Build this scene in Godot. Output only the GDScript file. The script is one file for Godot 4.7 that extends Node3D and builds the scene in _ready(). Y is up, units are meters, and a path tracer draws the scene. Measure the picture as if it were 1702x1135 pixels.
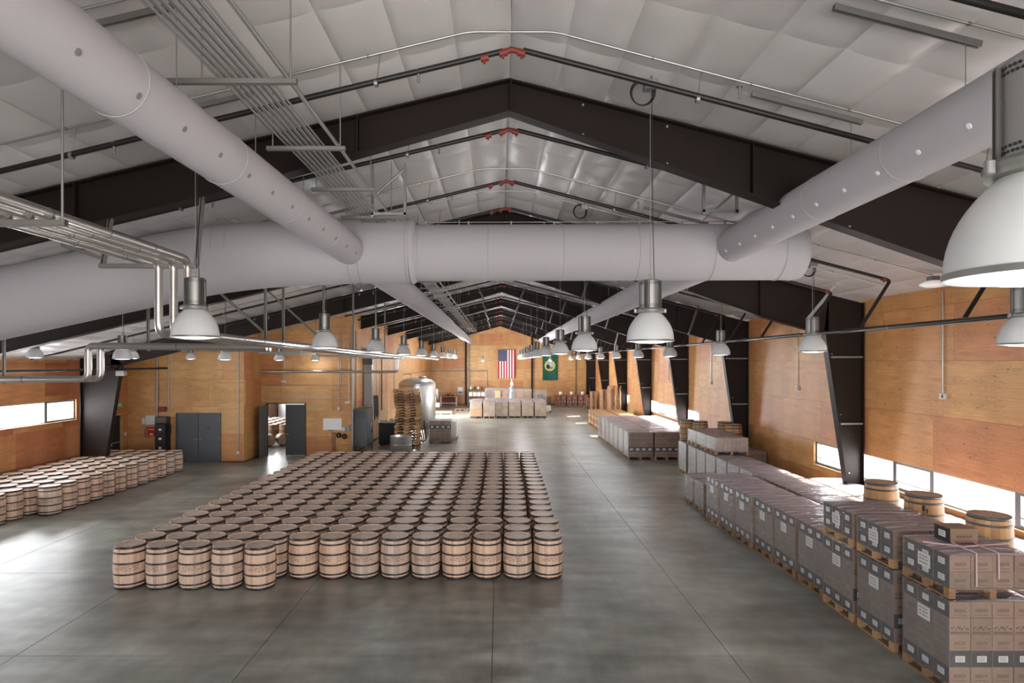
extends Node3D
# A distillery warehouse: rows of new oak barrels, wrapped pallet loads, fabric ducts and pendant lamps under a steel roof.
# Camera space used below: X to the right, Y up, d = distance in front of the camera (world z = -d).

const F := 1040.0            # focal length in pixels of the 1702 x 1135 frame
const RIDGE_X := 0.15
const RIDGE_Y := 8.62
const SLOPE_R := 0.257
const SLOPE_L := 0.237
const WALL_R := 9.67
const WALL_L := -16.6
const HALL_L := -7.05
const FAR := 65.0
const NEAR := -7.5           # end wall behind the camera
const BAY := 7.66
const FIRST := 8.94

var rng := RandomNumberGenerator.new()
var M := {}                  # materials
var taken := {}

class MB:
	var v := PackedVector3Array()
	var n := PackedVector3Array()
	var uv := PackedVector2Array()
	var c := PackedColorArray()
	func tri(a: Vector3, b: Vector3, d: Vector3, col := Color.WHITE) -> void:
		var nn := (b - a).cross(d - a).normalized()
		v.append(a); v.append(d); v.append(b)
		for i in 3:
			n.append(nn); c.append(col); uv.append(Vector2.ZERO)
	# corners counter-clockwise as seen from outside
	func quad(a: Vector3, b: Vector3, d: Vector3, e: Vector3, col := Color.WHITE) -> void:
		tri(a, b, d, col)
		tri(a, d, e, col)
	func quadn(p: Array, nn: Array, t: Array, col := Color.WHITE) -> void:
		for k in [0, 2, 1, 0, 3, 2]:
			v.append(p[k]); n.append(nn[k]); uv.append(t[k]); c.append(col)
	func quaduv(a: Vector3, b: Vector3, d: Vector3, e: Vector3) -> void:
		var nn := (b - a).cross(d - a).normalized()
		quadn([a, b, d, e], [nn, nn, nn, nn], [Vector2(0, 1), Vector2(1, 1), Vector2(1, 0), Vector2(0, 0)])
	func box(at: Vector3, size: Vector3, col := Color.WHITE, bev := 0.0, basis := Basis()) -> void:
		var h := size / 2.0
		if bev <= 0.0:
			var q := []
			for s in [Vector3(-1, -1, -1), Vector3(1, -1, -1), Vector3(1, 1, -1), Vector3(-1, 1, -1), Vector3(-1, -1, 1), Vector3(1, -1, 1), Vector3(1, 1, 1), Vector3(-1, 1, 1)]:
				q.append(at + basis * (h * s))
			for f in [[4, 5, 6, 7], [1, 0, 3, 2], [5, 1, 2, 6], [0, 4, 7, 3], [7, 6, 2, 3], [0, 1, 5, 4]]:
				quad(q[f[0]], q[f[1]], q[f[2]], q[f[3]], col)
			return
		var g := h - Vector3.ONE * bev
		var ax := [Vector3.RIGHT, Vector3.UP, Vector3.BACK]
		for i in 3:
			var a: Vector3 = ax[i]
			var b: Vector3 = ax[(i + 1) % 3]
			var e: Vector3 = ax[(i + 2) % 3]
			for s in [1.0, -1.0]:
				var o: Vector3 = a * h[i] * s
				var x: Vector3 = b * g[(i + 1) % 3] * s
				var y: Vector3 = e * g[(i + 2) % 3]
				quad(at + basis * (o - x - y), at + basis * (o + x - y), at + basis * (o + x + y), at + basis * (o - x + y), col)
			for s in [1.0, -1.0]:
				for t in [1.0, -1.0]:
					var along: Vector3 = a * g[i] * s * t
					var p: Vector3 = b * h[(i + 1) % 3] * s + e * g[(i + 2) % 3] * t
					var r: Vector3 = b * g[(i + 1) % 3] * s + e * h[(i + 2) % 3] * t
					quad(at + basis * (p + along), at + basis * (p - along), at + basis * (r - along), at + basis * (r + along), col)
		for sx in [1.0, -1.0]:
			for sy in [1.0, -1.0]:
				for sz in [1.0, -1.0]:
					var k := Vector3(sx, sy, sz)
					var A := at + basis * (Vector3(h.x, g.y, g.z) * k)
					var B := at + basis * (Vector3(g.x, h.y, g.z) * k)
					var D := at + basis * (Vector3(g.x, g.y, h.z) * k)
					if sx * sy * sz > 0.0: tri(A, B, D, col)
					else: tri(A, D, B, col)
	func ring_frame(dir: Vector3) -> Array:
		var a := Vector3.UP if absf(dir.y) < 0.9 else Vector3.RIGHT
		var x := a.cross(dir).normalized()
		return [x, dir.cross(x).normalized()]
	func tube(a: Vector3, b: Vector3, r: float, seg := 10, col := Color.WHITE, caps := true, r2 := -1.0) -> void:
		path([a, b], r, seg, col, caps, r2)
	func path(p: Array, r: float, seg := 10, col := Color.WHITE, caps := true, r2 := -1.0) -> void:
		var m := p.size()
		var dirs := []
		for i in m:
			var d: Vector3
			if i == 0: d = p[1] - p[0]
			elif i == m - 1: d = p[i] - p[i - 1]
			else: d = (p[i + 1] - p[i]).normalized() + (p[i] - p[i - 1]).normalized()
			dirs.append(d.normalized())
		var fr := ring_frame(dirs[0])
		var x: Vector3 = fr[0]
		var rings := []
		var total := 0.0
		for i in m:
			var d: Vector3 = dirs[i]
			x = (x - d * x.dot(d)).normalized()
			var y := d.cross(x)
			if i > 0: total += (p[i] - p[i - 1]).length()
			var rr := r if r2 < 0.0 else lerpf(r, r2, float(i) / (m - 1))
			var ring := []
			for k in seg + 1:
				var t := TAU * k / seg
				ring.append([p[i] + (x * cos(t) + y * sin(t)) * rr, x * cos(t) + y * sin(t), Vector2(float(k) / seg, total)])
			rings.append(ring)
		for i in m - 1:
			for k in seg:
				var q := [rings[i][k], rings[i][k + 1], rings[i + 1][k + 1], rings[i + 1][k]]
				quadn([q[0][0], q[1][0], q[2][0], q[3][0]], [q[0][1], q[1][1], q[2][1], q[3][1]], [q[0][2], q[1][2], q[2][2], q[3][2]], col)
		if caps:
			for k in seg:
				tri(p[0], rings[0][k + 1][0], rings[0][k][0], col)
				tri(p[m - 1], rings[m - 1][k][0], rings[m - 1][k + 1][0], col)
	# profile of Vector2(radius, height), lowest first gives outward faces; each band keeps a hard edge unless smooth
	func lathe(pr: Array, seg := 24, col := Color.WHITE, smooth := true, at := Vector3.ZERO, basis := Basis()) -> void:
		var m := pr.size()
		var nr := []
		for i in m:
			var t := Vector2.ZERO
			if i > 0: t += ((pr[i] - pr[i - 1]) as Vector2).normalized()
			if i < m - 1: t += ((pr[i + 1] - pr[i]) as Vector2).normalized()
			nr.append(Vector2(t.y, -t.x).normalized())
		for i in m - 1:
			var a: Vector2 = pr[i]
			var b: Vector2 = pr[i + 1]
			if a.is_equal_approx(b): continue
			var e := (b - a).normalized()
			var fl := Vector2(e.y, -e.x)
			var na: Vector2 = nr[i] if smooth else fl
			var nb: Vector2 = nr[i + 1] if smooth else fl
			if smooth and na.dot(fl) < 0.7: na = fl
			if smooth and nb.dot(fl) < 0.7: nb = fl
			for k in seg:
				var t0 := TAU * k / seg
				var t1 := TAU * (k + 1) / seg
				var u0 := Vector3(cos(t0), 0, -sin(t0))
				var u1 := Vector3(cos(t1), 0, -sin(t1))
				var P := [u0 * a.x + Vector3.UP * a.y, u1 * a.x + Vector3.UP * a.y, u1 * b.x + Vector3.UP * b.y, u0 * b.x + Vector3.UP * b.y]
				var N := [u0 * na.x + Vector3.UP * na.y, u1 * na.x + Vector3.UP * na.y, u1 * nb.x + Vector3.UP * nb.y, u0 * nb.x + Vector3.UP * nb.y]
				for j in 4:
					P[j] = at + basis * P[j]; N[j] = basis * N[j]
				quadn(P, N, [Vector2(float(k) / seg, a.y), Vector2(float(k + 1) / seg, a.y), Vector2(float(k + 1) / seg, b.y), Vector2(float(k) / seg, b.y)], col)
	# polygon in the plane of ux, uy, thickened along ux x uy from w0 to w1
	func prism(poly: PackedVector2Array, o: Vector3, ux: Vector3, uy: Vector3, w0: float, w1: float, col := Color.WHITE) -> void:
		if Geometry2D.is_polygon_clockwise(poly):
			poly = poly.duplicate(); poly.reverse()
		var w := ux.cross(uy).normalized()
		var ix := Geometry2D.triangulate_polygon(poly)
		for i in range(0, ix.size(), 3):
			var a := poly[ix[i]]; var b := poly[ix[i + 1]]; var d := poly[ix[i + 2]]
			if (b - a).cross(d - a) < 0.0:
				var s := b; b = d; d = s
			var A := o + ux * a.x + uy * a.y; var B := o + ux * b.x + uy * b.y; var D := o + ux * d.x + uy * d.y
			tri(A + w * w1, B + w * w1, D + w * w1, col)
			tri(A + w * w0, D + w * w0, B + w * w0, col)
		for i in poly.size():
			var a := poly[i]; var b := poly[(i + 1) % poly.size()]
			var A := o + ux * a.x + uy * a.y; var B := o + ux * b.x + uy * b.y
			quad(A + w * w0, B + w * w0, B + w * w1, A + w * w1, col)
	func mesh() -> ArrayMesh:
		var m := ArrayMesh.new()
		var a := []
		a.resize(Mesh.ARRAY_MAX)
		a[Mesh.ARRAY_VERTEX] = v; a[Mesh.ARRAY_NORMAL] = n; a[Mesh.ARRAY_TEX_UV] = uv; a[Mesh.ARRAY_COLOR] = c
		m.add_surface_from_arrays(Mesh.PRIMITIVE_TRIANGLES, a)
		return m

func V(x: float, y: float, d: float) -> Vector3:
	return Vector3(x, y, -d)

func px(x: float, y: float, d: float) -> Vector3:      # the point seen at that place of the photograph, d in front of the camera
	return Vector3((x - 829.0) * d / F, 4.5 - (y - 601.0) * d / F, -d)

func roof(x: float) -> float:
	return RIDGE_Y - (SLOPE_R * (x - RIDGE_X) if x > RIDGE_X else SLOPE_L * (RIDGE_X - x))

func numbered(called: String) -> String:
	var k: int = taken.get(called, 0)
	taken[called] = k + 1
	return called if k == 0 else "%s_%03d" % [called, k]

func thing(called: String, label: String, category: String, at := Vector3.ZERO, turn := 0.0, group := "", kind := "") -> Node3D:
	var o := Node3D.new()
	o.name = numbered(called)
	add_child(o)
	o.position = at
	o.rotation.y = turn
	tag(o, label, category, group, kind)
	return o

func tag(o: Node3D, label: String, category: String, group := "", kind := "") -> void:
	o.set_meta("label", label)
	if category: o.set_meta("category", category)
	if group: o.set_meta("group", group)
	if kind: o.set_meta("kind", kind)

func obj(called: String, mesh: Mesh, mat: Material, parent: Node = self, at := Vector3.ZERO) -> MeshInstance3D:
	var o := MeshInstance3D.new()
	o.name = numbered(called) if parent == self else called
	o.mesh = mesh
	o.material_override = mat
	parent.add_child(o, true)
	o.position = at
	return o

func dup(root: Node3D, called: String, label: String, group := "") -> Node3D:
	var r: Node3D = root.duplicate()
	r.name = numbered(called)
	add_child(r)
	r.set_meta("label", label)
	if group: r.set_meta("group", group)
	return r

func struct(called: String, mb: MB, mat: Material, label := "", category := "") -> MeshInstance3D:
	var o := obj(called, mb.mesh(), mat)
	o.set_meta("kind", "structure")
	if label: o.set_meta("label", label)
	if category: o.set_meta("category", category)
	return o

func boxmesh(size: Vector3, bev := 0.0, at := Vector3.ZERO) -> ArrayMesh:
	var b := MB.new()
	b.box(at, size, Color.WHITE, bev)
	return b.mesh()

func fillet(p: Array, r: float, n := 6) -> Array:       # a polyline with its corners rounded
	var out := [p[0]]
	for i in range(1, p.size() - 1):
		var a: Vector3 = p[i - 1]; var b: Vector3 = p[i]; var c: Vector3 = p[i + 1]
		var rr := minf(r, minf((a - b).length(), (c - b).length()) * 0.49)
		var s := b + (a - b).normalized() * rr
		var e := b + (c - b).normalized() * rr
		for k in n + 1:
			var t := float(k) / n
			out.append(s.lerp(b, t).lerp(b.lerp(e, t), t))
	out.append(p[-1])
	return out

func nth(k: int) -> String:
	var low := ["", "first", "second", "third", "fourth", "fifth", "sixth", "seventh", "eighth", "ninth", "tenth", "eleventh", "twelfth", "thirteenth", "fourteenth", "fifteenth", "sixteenth", "seventeenth", "eighteenth", "nineteenth"]
	var n := k + 1
	if n < 20: return low[n]
	var t: String = ["", "", "twent", "thirt", "fort", "fift", "sixt"][n / 10]
	return t + "ieth" if n % 10 == 0 else t + "y-" + low[n % 10]

# ---------------------------------------------------------------- textures and materials
func lin(r: int, g: int, b: int) -> Color:
	return Color8(r, g, b).srgb_to_linear()

func noise(sd: int, freq: float, oct := 3, type := FastNoiseLite.TYPE_PERLIN) -> FastNoiseLite:
	var f := FastNoiseLite.new()
	f.seed = sd; f.frequency = freq; f.noise_type = type
	f.fractal_type = FastNoiseLite.FRACTAL_FBM; f.fractal_octaves = oct
	return f

func picture(w: int, h: int, fn: Callable) -> ImageTexture:
	var d := PackedByteArray()
	d.resize(w * h * 3)
	var i := 0
	for y in h:
		for x in w:
			var c: Color = fn.call(x, y)
			d[i] = clampi(int(c.r * 255.0), 0, 255); d[i + 1] = clampi(int(c.g * 255.0), 0, 255); d[i + 2] = clampi(int(c.b * 255.0), 0, 255)
			i += 3
	return ImageTexture.create_from_image(Image.create_from_data(w, h, false, Image.FORMAT_RGB8, d))

func noise_map(sd: int, freq: float, size := 512, as_normal := false, bump := 4.0) -> NoiseTexture2D:
	var t := NoiseTexture2D.new()
	t.width = size; t.height = size; t.seamless = true
	t.noise = noise(sd, freq, 4)
	t.as_normal_map = as_normal
	if as_normal: t.bump_strength = bump
	return t

func mat(col: Color, rough := 0.6, metal := 0.0, vertex := false) -> StandardMaterial3D:
	var m := StandardMaterial3D.new()
	m.albedo_color = col; m.roughness = rough; m.metallic = metal
	m.vertex_color_use_as_albedo = vertex
	return m

func tri_map(m: StandardMaterial3D, scale: Vector3, world := false) -> void:
	m.uv1_triplanar = true; m.uv1_world_triplanar = world
	m.uv1_triplanar_sharpness = 8.0
	m.uv1_scale = scale

func make_materials() -> void:
	# plywood: rotary-cut fir with long wavy figure, plugs and knots; repeats every 2.44 x 1.22 m
	var n1 := noise(3, 0.011, 3); var n2 := noise(4, 0.05, 2); var n3 := noise(5, 0.016, 2)
	var plugs := []
	var r2 := RandomNumberGenerator.new(); r2.seed = 9
	for k in 9: plugs.append(Vector3(r2.randf() * 512, r2.randf() * 256, r2.randf()))
	var ply := picture(512, 256, func(x, y):
		var wx := minf(x, 512 - x); var wy := minf(y, 256 - y)
		var warp: float = n1.get_noise_2d(wx * 0.5, wy * 2.2)
		var f: float = sin(wy * 0.30 + warp * 12.0)
		var g: float = n2.get_noise_2d(x * 0.12, y * 2.4)
		var t: float = 0.90 + 0.03 * f + 0.05 * g + 0.09 * n3.get_noise_2d(wx * 0.35 + 300.0, wy * 1.0)
		var dark: float = smoothstep(0.70, 1.0, f) * 0.085
		var c := Color(t, t * (0.965 - dark * 0.4), t * (0.92 - dark * 0.9)) * (1.0 - dark)
		for p in plugs:
			var q: float = pow((x - p.x) / 7.0, 2) + pow((y - p.y) / 3.2, 2)
			if q < 1.0: c = c.lerp(Color(0.98, 0.93, 0.84) if p.z > 0.4 else Color(0.55, 0.4, 0.28), 0.6)
		return c)
	var tints := [[236, 190, 136], [232, 182, 124], [240, 198, 144], [228, 174, 120], [236, 188, 130], [242, 202, 146], [222, 160, 112], [236, 192, 132], [230, 178, 122], [238, 190, 138], [222, 162, 110], [232, 186, 126], [200, 128, 88], [206, 136, 92]]
	M.ply = []
	for k in tints.size():
		var m := mat(Color8(int(tints[k][0] * 0.96), int(tints[k][1] * 0.94), int(tints[k][2] * 0.915)), 0.5)
		m.albedo_texture = ply
		tri_map(m, Vector3(1 / 2.44, 1 / 1.22, 1 / 2.44))
		m.uv1_offset = Vector3(k * 0.37, k * 0.23, k * 0.61)
		M.ply.append(m)
	M.ply_core = mat(Color8(92, 62, 40), 0.9)
	# polished concrete
	var c1 := noise(21, 0.006, 4); var c2 := noise(22, 0.06, 3); var c3 := noise(23, 0.02, 3); var c4 := noise(24, 0.3, 2)
	var wrap := func(nz: FastNoiseLite, x: float, y: float, s: float, sx: float, sy: float) -> float:
		var u := x / s; var w := y / s
		return lerpf(lerpf(nz.get_noise_2d(x * sx, y * sy), nz.get_noise_2d((x - s) * sx, y * sy), u), lerpf(nz.get_noise_2d(x * sx, (y - s) * sy), nz.get_noise_2d((x - s) * sx, (y - s) * sy), u), w)
	var conc := picture(640, 640, func(x, y):
		var a: float = wrap.call(c1, x, y, 640.0, 1.0, 1.0)
		var b: float = wrap.call(c2, x, y, 640.0, 1.0, 0.5)
		var e: float = wrap.call(c3, x, y, 640.0, 0.6, 1.6)
		var t: float = 0.70 + 0.36 * a + 0.12 * b + 0.24 * e + 0.02 * c4.get_noise_2d(x, y)
		return Color(t, t * (0.995 + 0.02 * a), t * (0.95 + 0.04 * e)))
	var croug := picture(320, 320, func(x, y):
		var t: float = 0.345 + 0.05 * wrap.call(c1, x, y, 320.0, 2.0, 2.0)
		return Color(t, t, t))
	M.concrete = mat(Color8(188, 188, 185), 1.0)
	M.concrete.albedo_texture = conc
	M.concrete.roughness_texture = croug
	tri_map(M.concrete, Vector3.ONE / 9.3, true)
	M.joint = mat(Color8(58, 57, 54), 0.9)
	M.ground = mat(Color8(196, 194, 188), 0.95)
	# ceiling facing: glossy white vinyl
	M.vinyl = mat(Color8(200, 197, 196), 0.33)
	M.vinyl.normal_enabled = true
	M.vinyl.normal_texture = noise_map(31, 0.012, 512, true, 9.0)
	M.vinyl.normal_scale = 0.10
	tri_map(M.vinyl, Vector3.ONE / 2.3, true)
	M.deck = mat(Color8(180, 178, 175), 0.8)
	# metals
	M.frame = mat(Color8(34, 26, 22), 0.5)
	M.frame.metallic_specular = 0.3
	M.bolt = mat(Color8(170, 165, 155), 0.4, 0.8)
	M.galv = mat(Color8(150, 150, 150), 0.45, 0.75)
	M.emt = mat(Color8(172, 172, 170), 0.35, 0.8)
	M.strut = mat(Color8(128, 126, 122), 0.5, 0.6)
	M.stainless = mat(Color8(186, 182, 178), 0.34, 0.9)
	M.tank = mat(Color8(212, 212, 210), 0.36, 0.8)
	M.alu = mat(Color8(150, 149, 147), 0.4, 0.7)
	M.alu_dark = mat(Color8(84, 82, 80), 0.45, 0.5)
	M.black_pipe = mat(Color8(33, 30, 29), 0.45, 0.2)
	M.red = mat(Color8(120, 44, 34), 0.55)
	M.cable = mat(Color8(24, 23, 23), 0.5)
	M.wire = mat(Color8(150, 150, 150), 0.4, 0.7)
	M.fabric = mat(Color8(174, 171, 175), 0.85)
	M.fabric.normal_enabled = true
	M.fabric.normal_texture = noise_map(33, 0.006, 256, true, 3.0)
	M.fabric.normal_scale = 0.35
	tri_map(M.fabric, Vector3.ONE / 1.6)
	M.fabric_seam = mat(Color8(160, 157, 161), 0.85)
	M.nozzle = mat(Color8(120, 118, 120), 0.7)
	M.nozzle_light = mat(Color8(236, 234, 236), 0.7)
	M.white = mat(Color8(232, 232, 230), 0.5)
	M.door = mat(Color8(84, 87, 92), 0.5)
	M.door_dark = mat(Color8(58, 60, 63), 0.5)
	M.winframe = mat(Color8(118, 121, 124), 0.4, 0.4)
	M.glass = mat(Color(1, 1, 1, 0.06), 0.05)
	M.glass.transparency = BaseMaterial3D.TRANSPARENCY_ALPHA
	M.acrylic = mat(Color8(205, 207, 208), 0.25)
	M.acrylic.backlight_enabled = true
	M.acrylic.backlight = Color(0.5, 0.5, 0.5)
	M.lens = mat(Color8(235, 236, 236), 0.25)
	M.lens.emission_enabled = true
	M.lens.emission = Color(1.0, 0.98, 0.95)
	M.lens.emission_energy_multiplier = 0.2
	M.black = mat(Color8(28, 28, 29), 0.5)
	M.plastic = mat(Color8(205, 204, 200), 0.5)
	M.fire_red = mat(Color8(178, 22, 28), 0.45)
	M.vc = mat(Color.WHITE, 0.75, 0.0, true)
	M.vc_gloss = mat(Color.WHITE, 0.4, 0.0, true)
	M.cabinet = mat(Color8(92, 97, 98), 0.45)
	M.bin = mat(Color8(38, 44, 40), 0.6)
	# oak for barrels
	var o1 := noise(41, 0.02, 3); var o2 := noise(42, 0.08, 2); var o3 := noise(43, 0.05, 2)
	var staves := []
	var r3 := RandomNumberGenerator.new(); r3.seed = 5
	for k in 30: staves.append(0.88 + 0.2 * r3.randf())
	var stamp := []
	for k in 3: stamp.append(r3.randf() * 0.1)
	var oak := picture(960, 240, func(x, y):
		var u: float = x / 960.0
		var s: int = int(u * 30.0) % 30
		var t: float = staves[s] * (0.94 + 0.10 * o1.get_noise_2d(x * 3.0, y * 0.35 + s * 77) + 0.06 * o2.get_noise_2d(x * 4.0, y * 0.5))
		var c := Color(0.91, 0.805, 0.725) * t
		var h: float = y / 240.0
		var band := fmod(u * 3.0, 1.0)
		if h > 0.42 and h < 0.56 and band > 0.08 and band < 0.86:      # scorched brand marks round the belly, too small to read
			var mk: float = o3.get_noise_2d(x * 2.6, y * 2.2)
			if mk > 0.14: c = c.lerp(Color(0.36, 0.2, 0.11), 0.5)
		return c)
	M.oak = mat(Color(0.98, 0.96, 0.95), 0.6)
	M.oak.albedo_texture = oak
	M.oak_aged = mat(Color8(206, 178, 136), 0.65)
	M.oak_aged.albedo_texture = oak
	var head := picture(256, 256, func(x, y):
		var s := int(x / 30.0)
		var t: float = 0.93 + 0.05 * sin(s * 5.3) + 0.08 * o1.get_noise_2d(x * 2.0, y * 0.4 + s * 50)
		var c := Color(0.80, 0.72, 0.655) * t
		if x % 30 == 0: c = c.darkened(0.25)
		var a: float = (x - 150.0) / 60.0; var b: float = (y - 128.0) / 78.0
		if a * a + b * b < 1.0 and fmod(y + 6.0, 30.0) < 15.0 and o3.get_noise_2d(x * 2.4, y * 3.0) > 0.1: c = c.lerp(Color(0.2, 0.16, 0.13), 0.62)
		return c)
	M.oak_head = mat(Color(0.97, 0.95, 0.94), 0.42)
	M.oak_head.albedo_texture = head
	M.hoop = mat(Color8(88, 82, 81), 0.36, 0.8)
	M.hoop_old = mat(Color8(92, 94, 97), 0.5, 0.6)
	# pallet wood
	var pw := picture(256, 128, func(x, y):
		var t: float = 0.86 + 0.14 * o1.get_noise_2d(x * 0.5, y * 3.0) + 0.08 * o2.get_noise_2d(x * 0.4, y * 2.0)
		return Color(t, t * 0.98, t * 0.95))
	M.wood = []
	for k in [[212, 172, 126], [192, 152, 108], [222, 184, 140], [158, 120, 84]]:
		var m := mat(Color8(k[0], k[1], k[2]), 0.75)
		m.albedo_texture = pw
		tri_map(m, Vector3(1.1, 3.0, 1.1))
		M.wood.append(m)
	M.wood_new = mat(Color8(228, 186, 150), 0.7)
	M.wood_new.albedo_texture = pw
	tri_map(M.wood_new, Vector3(1.1, 3.0, 1.1))
	# cartons take vertex colours over a faint corrugated board texture
	var kb := picture(256, 256, func(x, y):
		var t: float = 0.93 + 0.06 * o1.get_noise_2d(x * 1.0, y * 1.0) + 0.03 * o2.get_noise_2d(x * 0.3, y * 4.0)
		return Color(t, t, t))
	M.carton = mat(Color.WHITE, 0.8, 0.0, true)
	M.carton.albedo_texture = kb
	tri_map(M.carton, Vector3.ONE * 1.7)
	# stretch film: a clear skin with a milky share and long pulled creases
	var sn := NoiseTexture2D.new()
	sn.width = 512; sn.height = 512; sn.seamless = true; sn.as_normal_map = true; sn.bump_strength = 7.0
	sn.noise = noise(51, 0.018, 3, FastNoiseLite.TYPE_SIMPLEX)
	M.film = mat(Color(0.92, 0.90, 0.91, 0.07), 0.14)
	M.film.transparency = BaseMaterial3D.TRANSPARENCY_ALPHA
	M.film.normal_enabled = true
	M.film.normal_texture = sn
	M.film.normal_scale = 0.8
	tri_map(M.film, Vector3(0.5, 3.2, 2.6))
	M.film_top = mat(Color(0.95, 0.92, 0.95, 0.6), 0.3)
	M.film_top.transparency = BaseMaterial3D.TRANSPARENCY_ALPHA
	M.film_top.normal_enabled = true
	M.film_top.normal_texture = sn
	M.film_top.normal_scale = 0.9
	tri_map(M.film_top, Vector3(0.35, 3.2, 1.3))
	var f1 := noise(61, 0.05, 3)
	M.film_top.albedo_texture = picture(256, 256, func(x, y):  # film sheen painted into the colour as pale streaks
		var s: float = f1.get_noise_2d(x * 0.16, y * 1.2 + 6.0 * f1.get_noise_2d(x * 0.1, 40.0))
		var t: float = 0.74 + 0.55 * s + 0.5 * smoothstep(0.22, 0.5, s)
		return Color(t, t * 0.97, t * 0.985))
	M.film_top.roughness = 0.24
	M.pink = mat(Color8(196, 164, 167), 0.4)

# ---------------------------------------------------------------- scene
func _ready() -> void:
	rng.seed = 20240
	var cam := Camera3D.new()
	cam.name = "camera"
	add_child(cam)
	cam.position = Vector3(0, 4.5, 0)
	cam.projection = Camera3D.PROJECTION_FRUSTUM
	cam.near = 0.05; cam.far = 400.0
	cam.size = cam.near * 1135.0 / F
	cam.frustum_offset = Vector2((851.0 - 829.0) / F, (601.0 - 567.5) / F) * cam.near
	cam.current = true
	var we := WorldEnvironment.new()
	we.name = "environment"
	var e := Environment.new()
	e.background_mode = Environment.BG_SKY
	var sm := ProceduralSkyMaterial.new()
	sm.sky_top_color = Color8(196, 205, 216)
	sm.sky_horizon_color = Color8(232, 234, 236)
	sm.ground_bottom_color = Color8(150, 150, 148)
	sm.ground_horizon_color = Color8(215, 215, 213)
	sm.sky_energy_multiplier = 1.0
	e.sky = Sky.new()
	e.sky.sky_material = sm
	e.background_energy_multiplier = 1.2
	e.tonemap_mode = Environment.TONE_MAPPER_LINEAR
	e.tonemap_exposure = 1.3
	e.sdfgi_enabled = true; e.ssao_enabled = true; e.ssil_enabled = true
	we.environment = e
	add_child(we)
	var sun := DirectionalLight3D.new()
	sun.name = "sun"
	add_child(sun)
	sun.light_color = Color(1.0, 0.95, 0.87)
	sun.light_energy = 14.0
	sun.light_angular_distance = 0.6
	sun.shadow_enabled = true
	sun.look_at_from_position(Vector3.ZERO, Vector3(-0.88, -0.42, 0.25))
	# daylight at the openings: one area light per window band or unseen bay opening, of its size, shining inwards
	daylight("window_daylight", V(WALL_R + 0.12, 1.72, 13.7), Vector2(11.0, 0.7), Vector3(-1, 0, 0), 6.0)
	daylight("window_daylight", V(WALL_R + 0.12, 1.72, 36.0), Vector2(11.6, 0.7), Vector3(-1, 0, 0), 8.0)
	daylight("window_daylight", V(WALL_R + 0.12, 1.72, 46.9), Vector2(1.1, 0.7), Vector3(-1, 0, 0), 8.0)
	daylight("window_daylight", V(WALL_R + 0.12, 1.72, 52.6), Vector2(1.1, 0.7), Vector3(-1, 0, 0), 8.0)
	daylight("window_daylight", V(WALL_L - 0.12, 2.63, 15.0), Vector2(19.2, 0.82), Vector3(1, 0, 0), 8.5)
	daylight("unseen_bay_light", V(-2.6, 2.4, NEAR + 0.05), Vector2(4.6, 4.6), Vector3(0, 0, -1), 2.3)
	daylight("unseen_bay_light", V(2.2, 2.4, NEAR + 0.05), Vector2(4.6, 4.6), Vector3(0, 0, -1), 2.3)
	daylight("unseen_bay_light", V(7.0, 2.4, NEAR + 0.05), Vector2(4.6, 4.6), Vector3(0, 0, -1), 2.3)
	daylight("unseen_bay_light", V(HALL_L - 0.1, 1.5, 51.0), Vector2(8.0, 3.0), Vector3(1, 0, 0), 13.0)  # opening and light added behind the tank to brighten the far hall
	daylight("window_daylight", V(WALL_L - 0.12, 2.63, 41.0), Vector2(13.8, 0.8), Vector3(1, 0, 0), 14.0)
	make_materials()
	build_shell()
	build_windows()
	build_frames()
	build_ducts()
	build_barrels()
	build_loads()
	build_far_end()
	build_left_side()
	build_lamps()
	build_pipes()
	build_ceiling_services()
	build_wall_fittings()

func daylight(called: String, at: Vector3, size: Vector2, towards: Vector3, energy: float) -> void:
	var l := AreaLight3D.new()
	l.name = numbered(called)
	add_child(l)
	l.area_size = size
	l.area_normalize_energy = false
	l.light_color = Color(0.97, 0.985, 1.0)
	l.light_energy = energy
	l.area_range = 90.0
	l.shadow_enabled = true
	l.look_at_from_position(at, at + towards)

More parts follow.
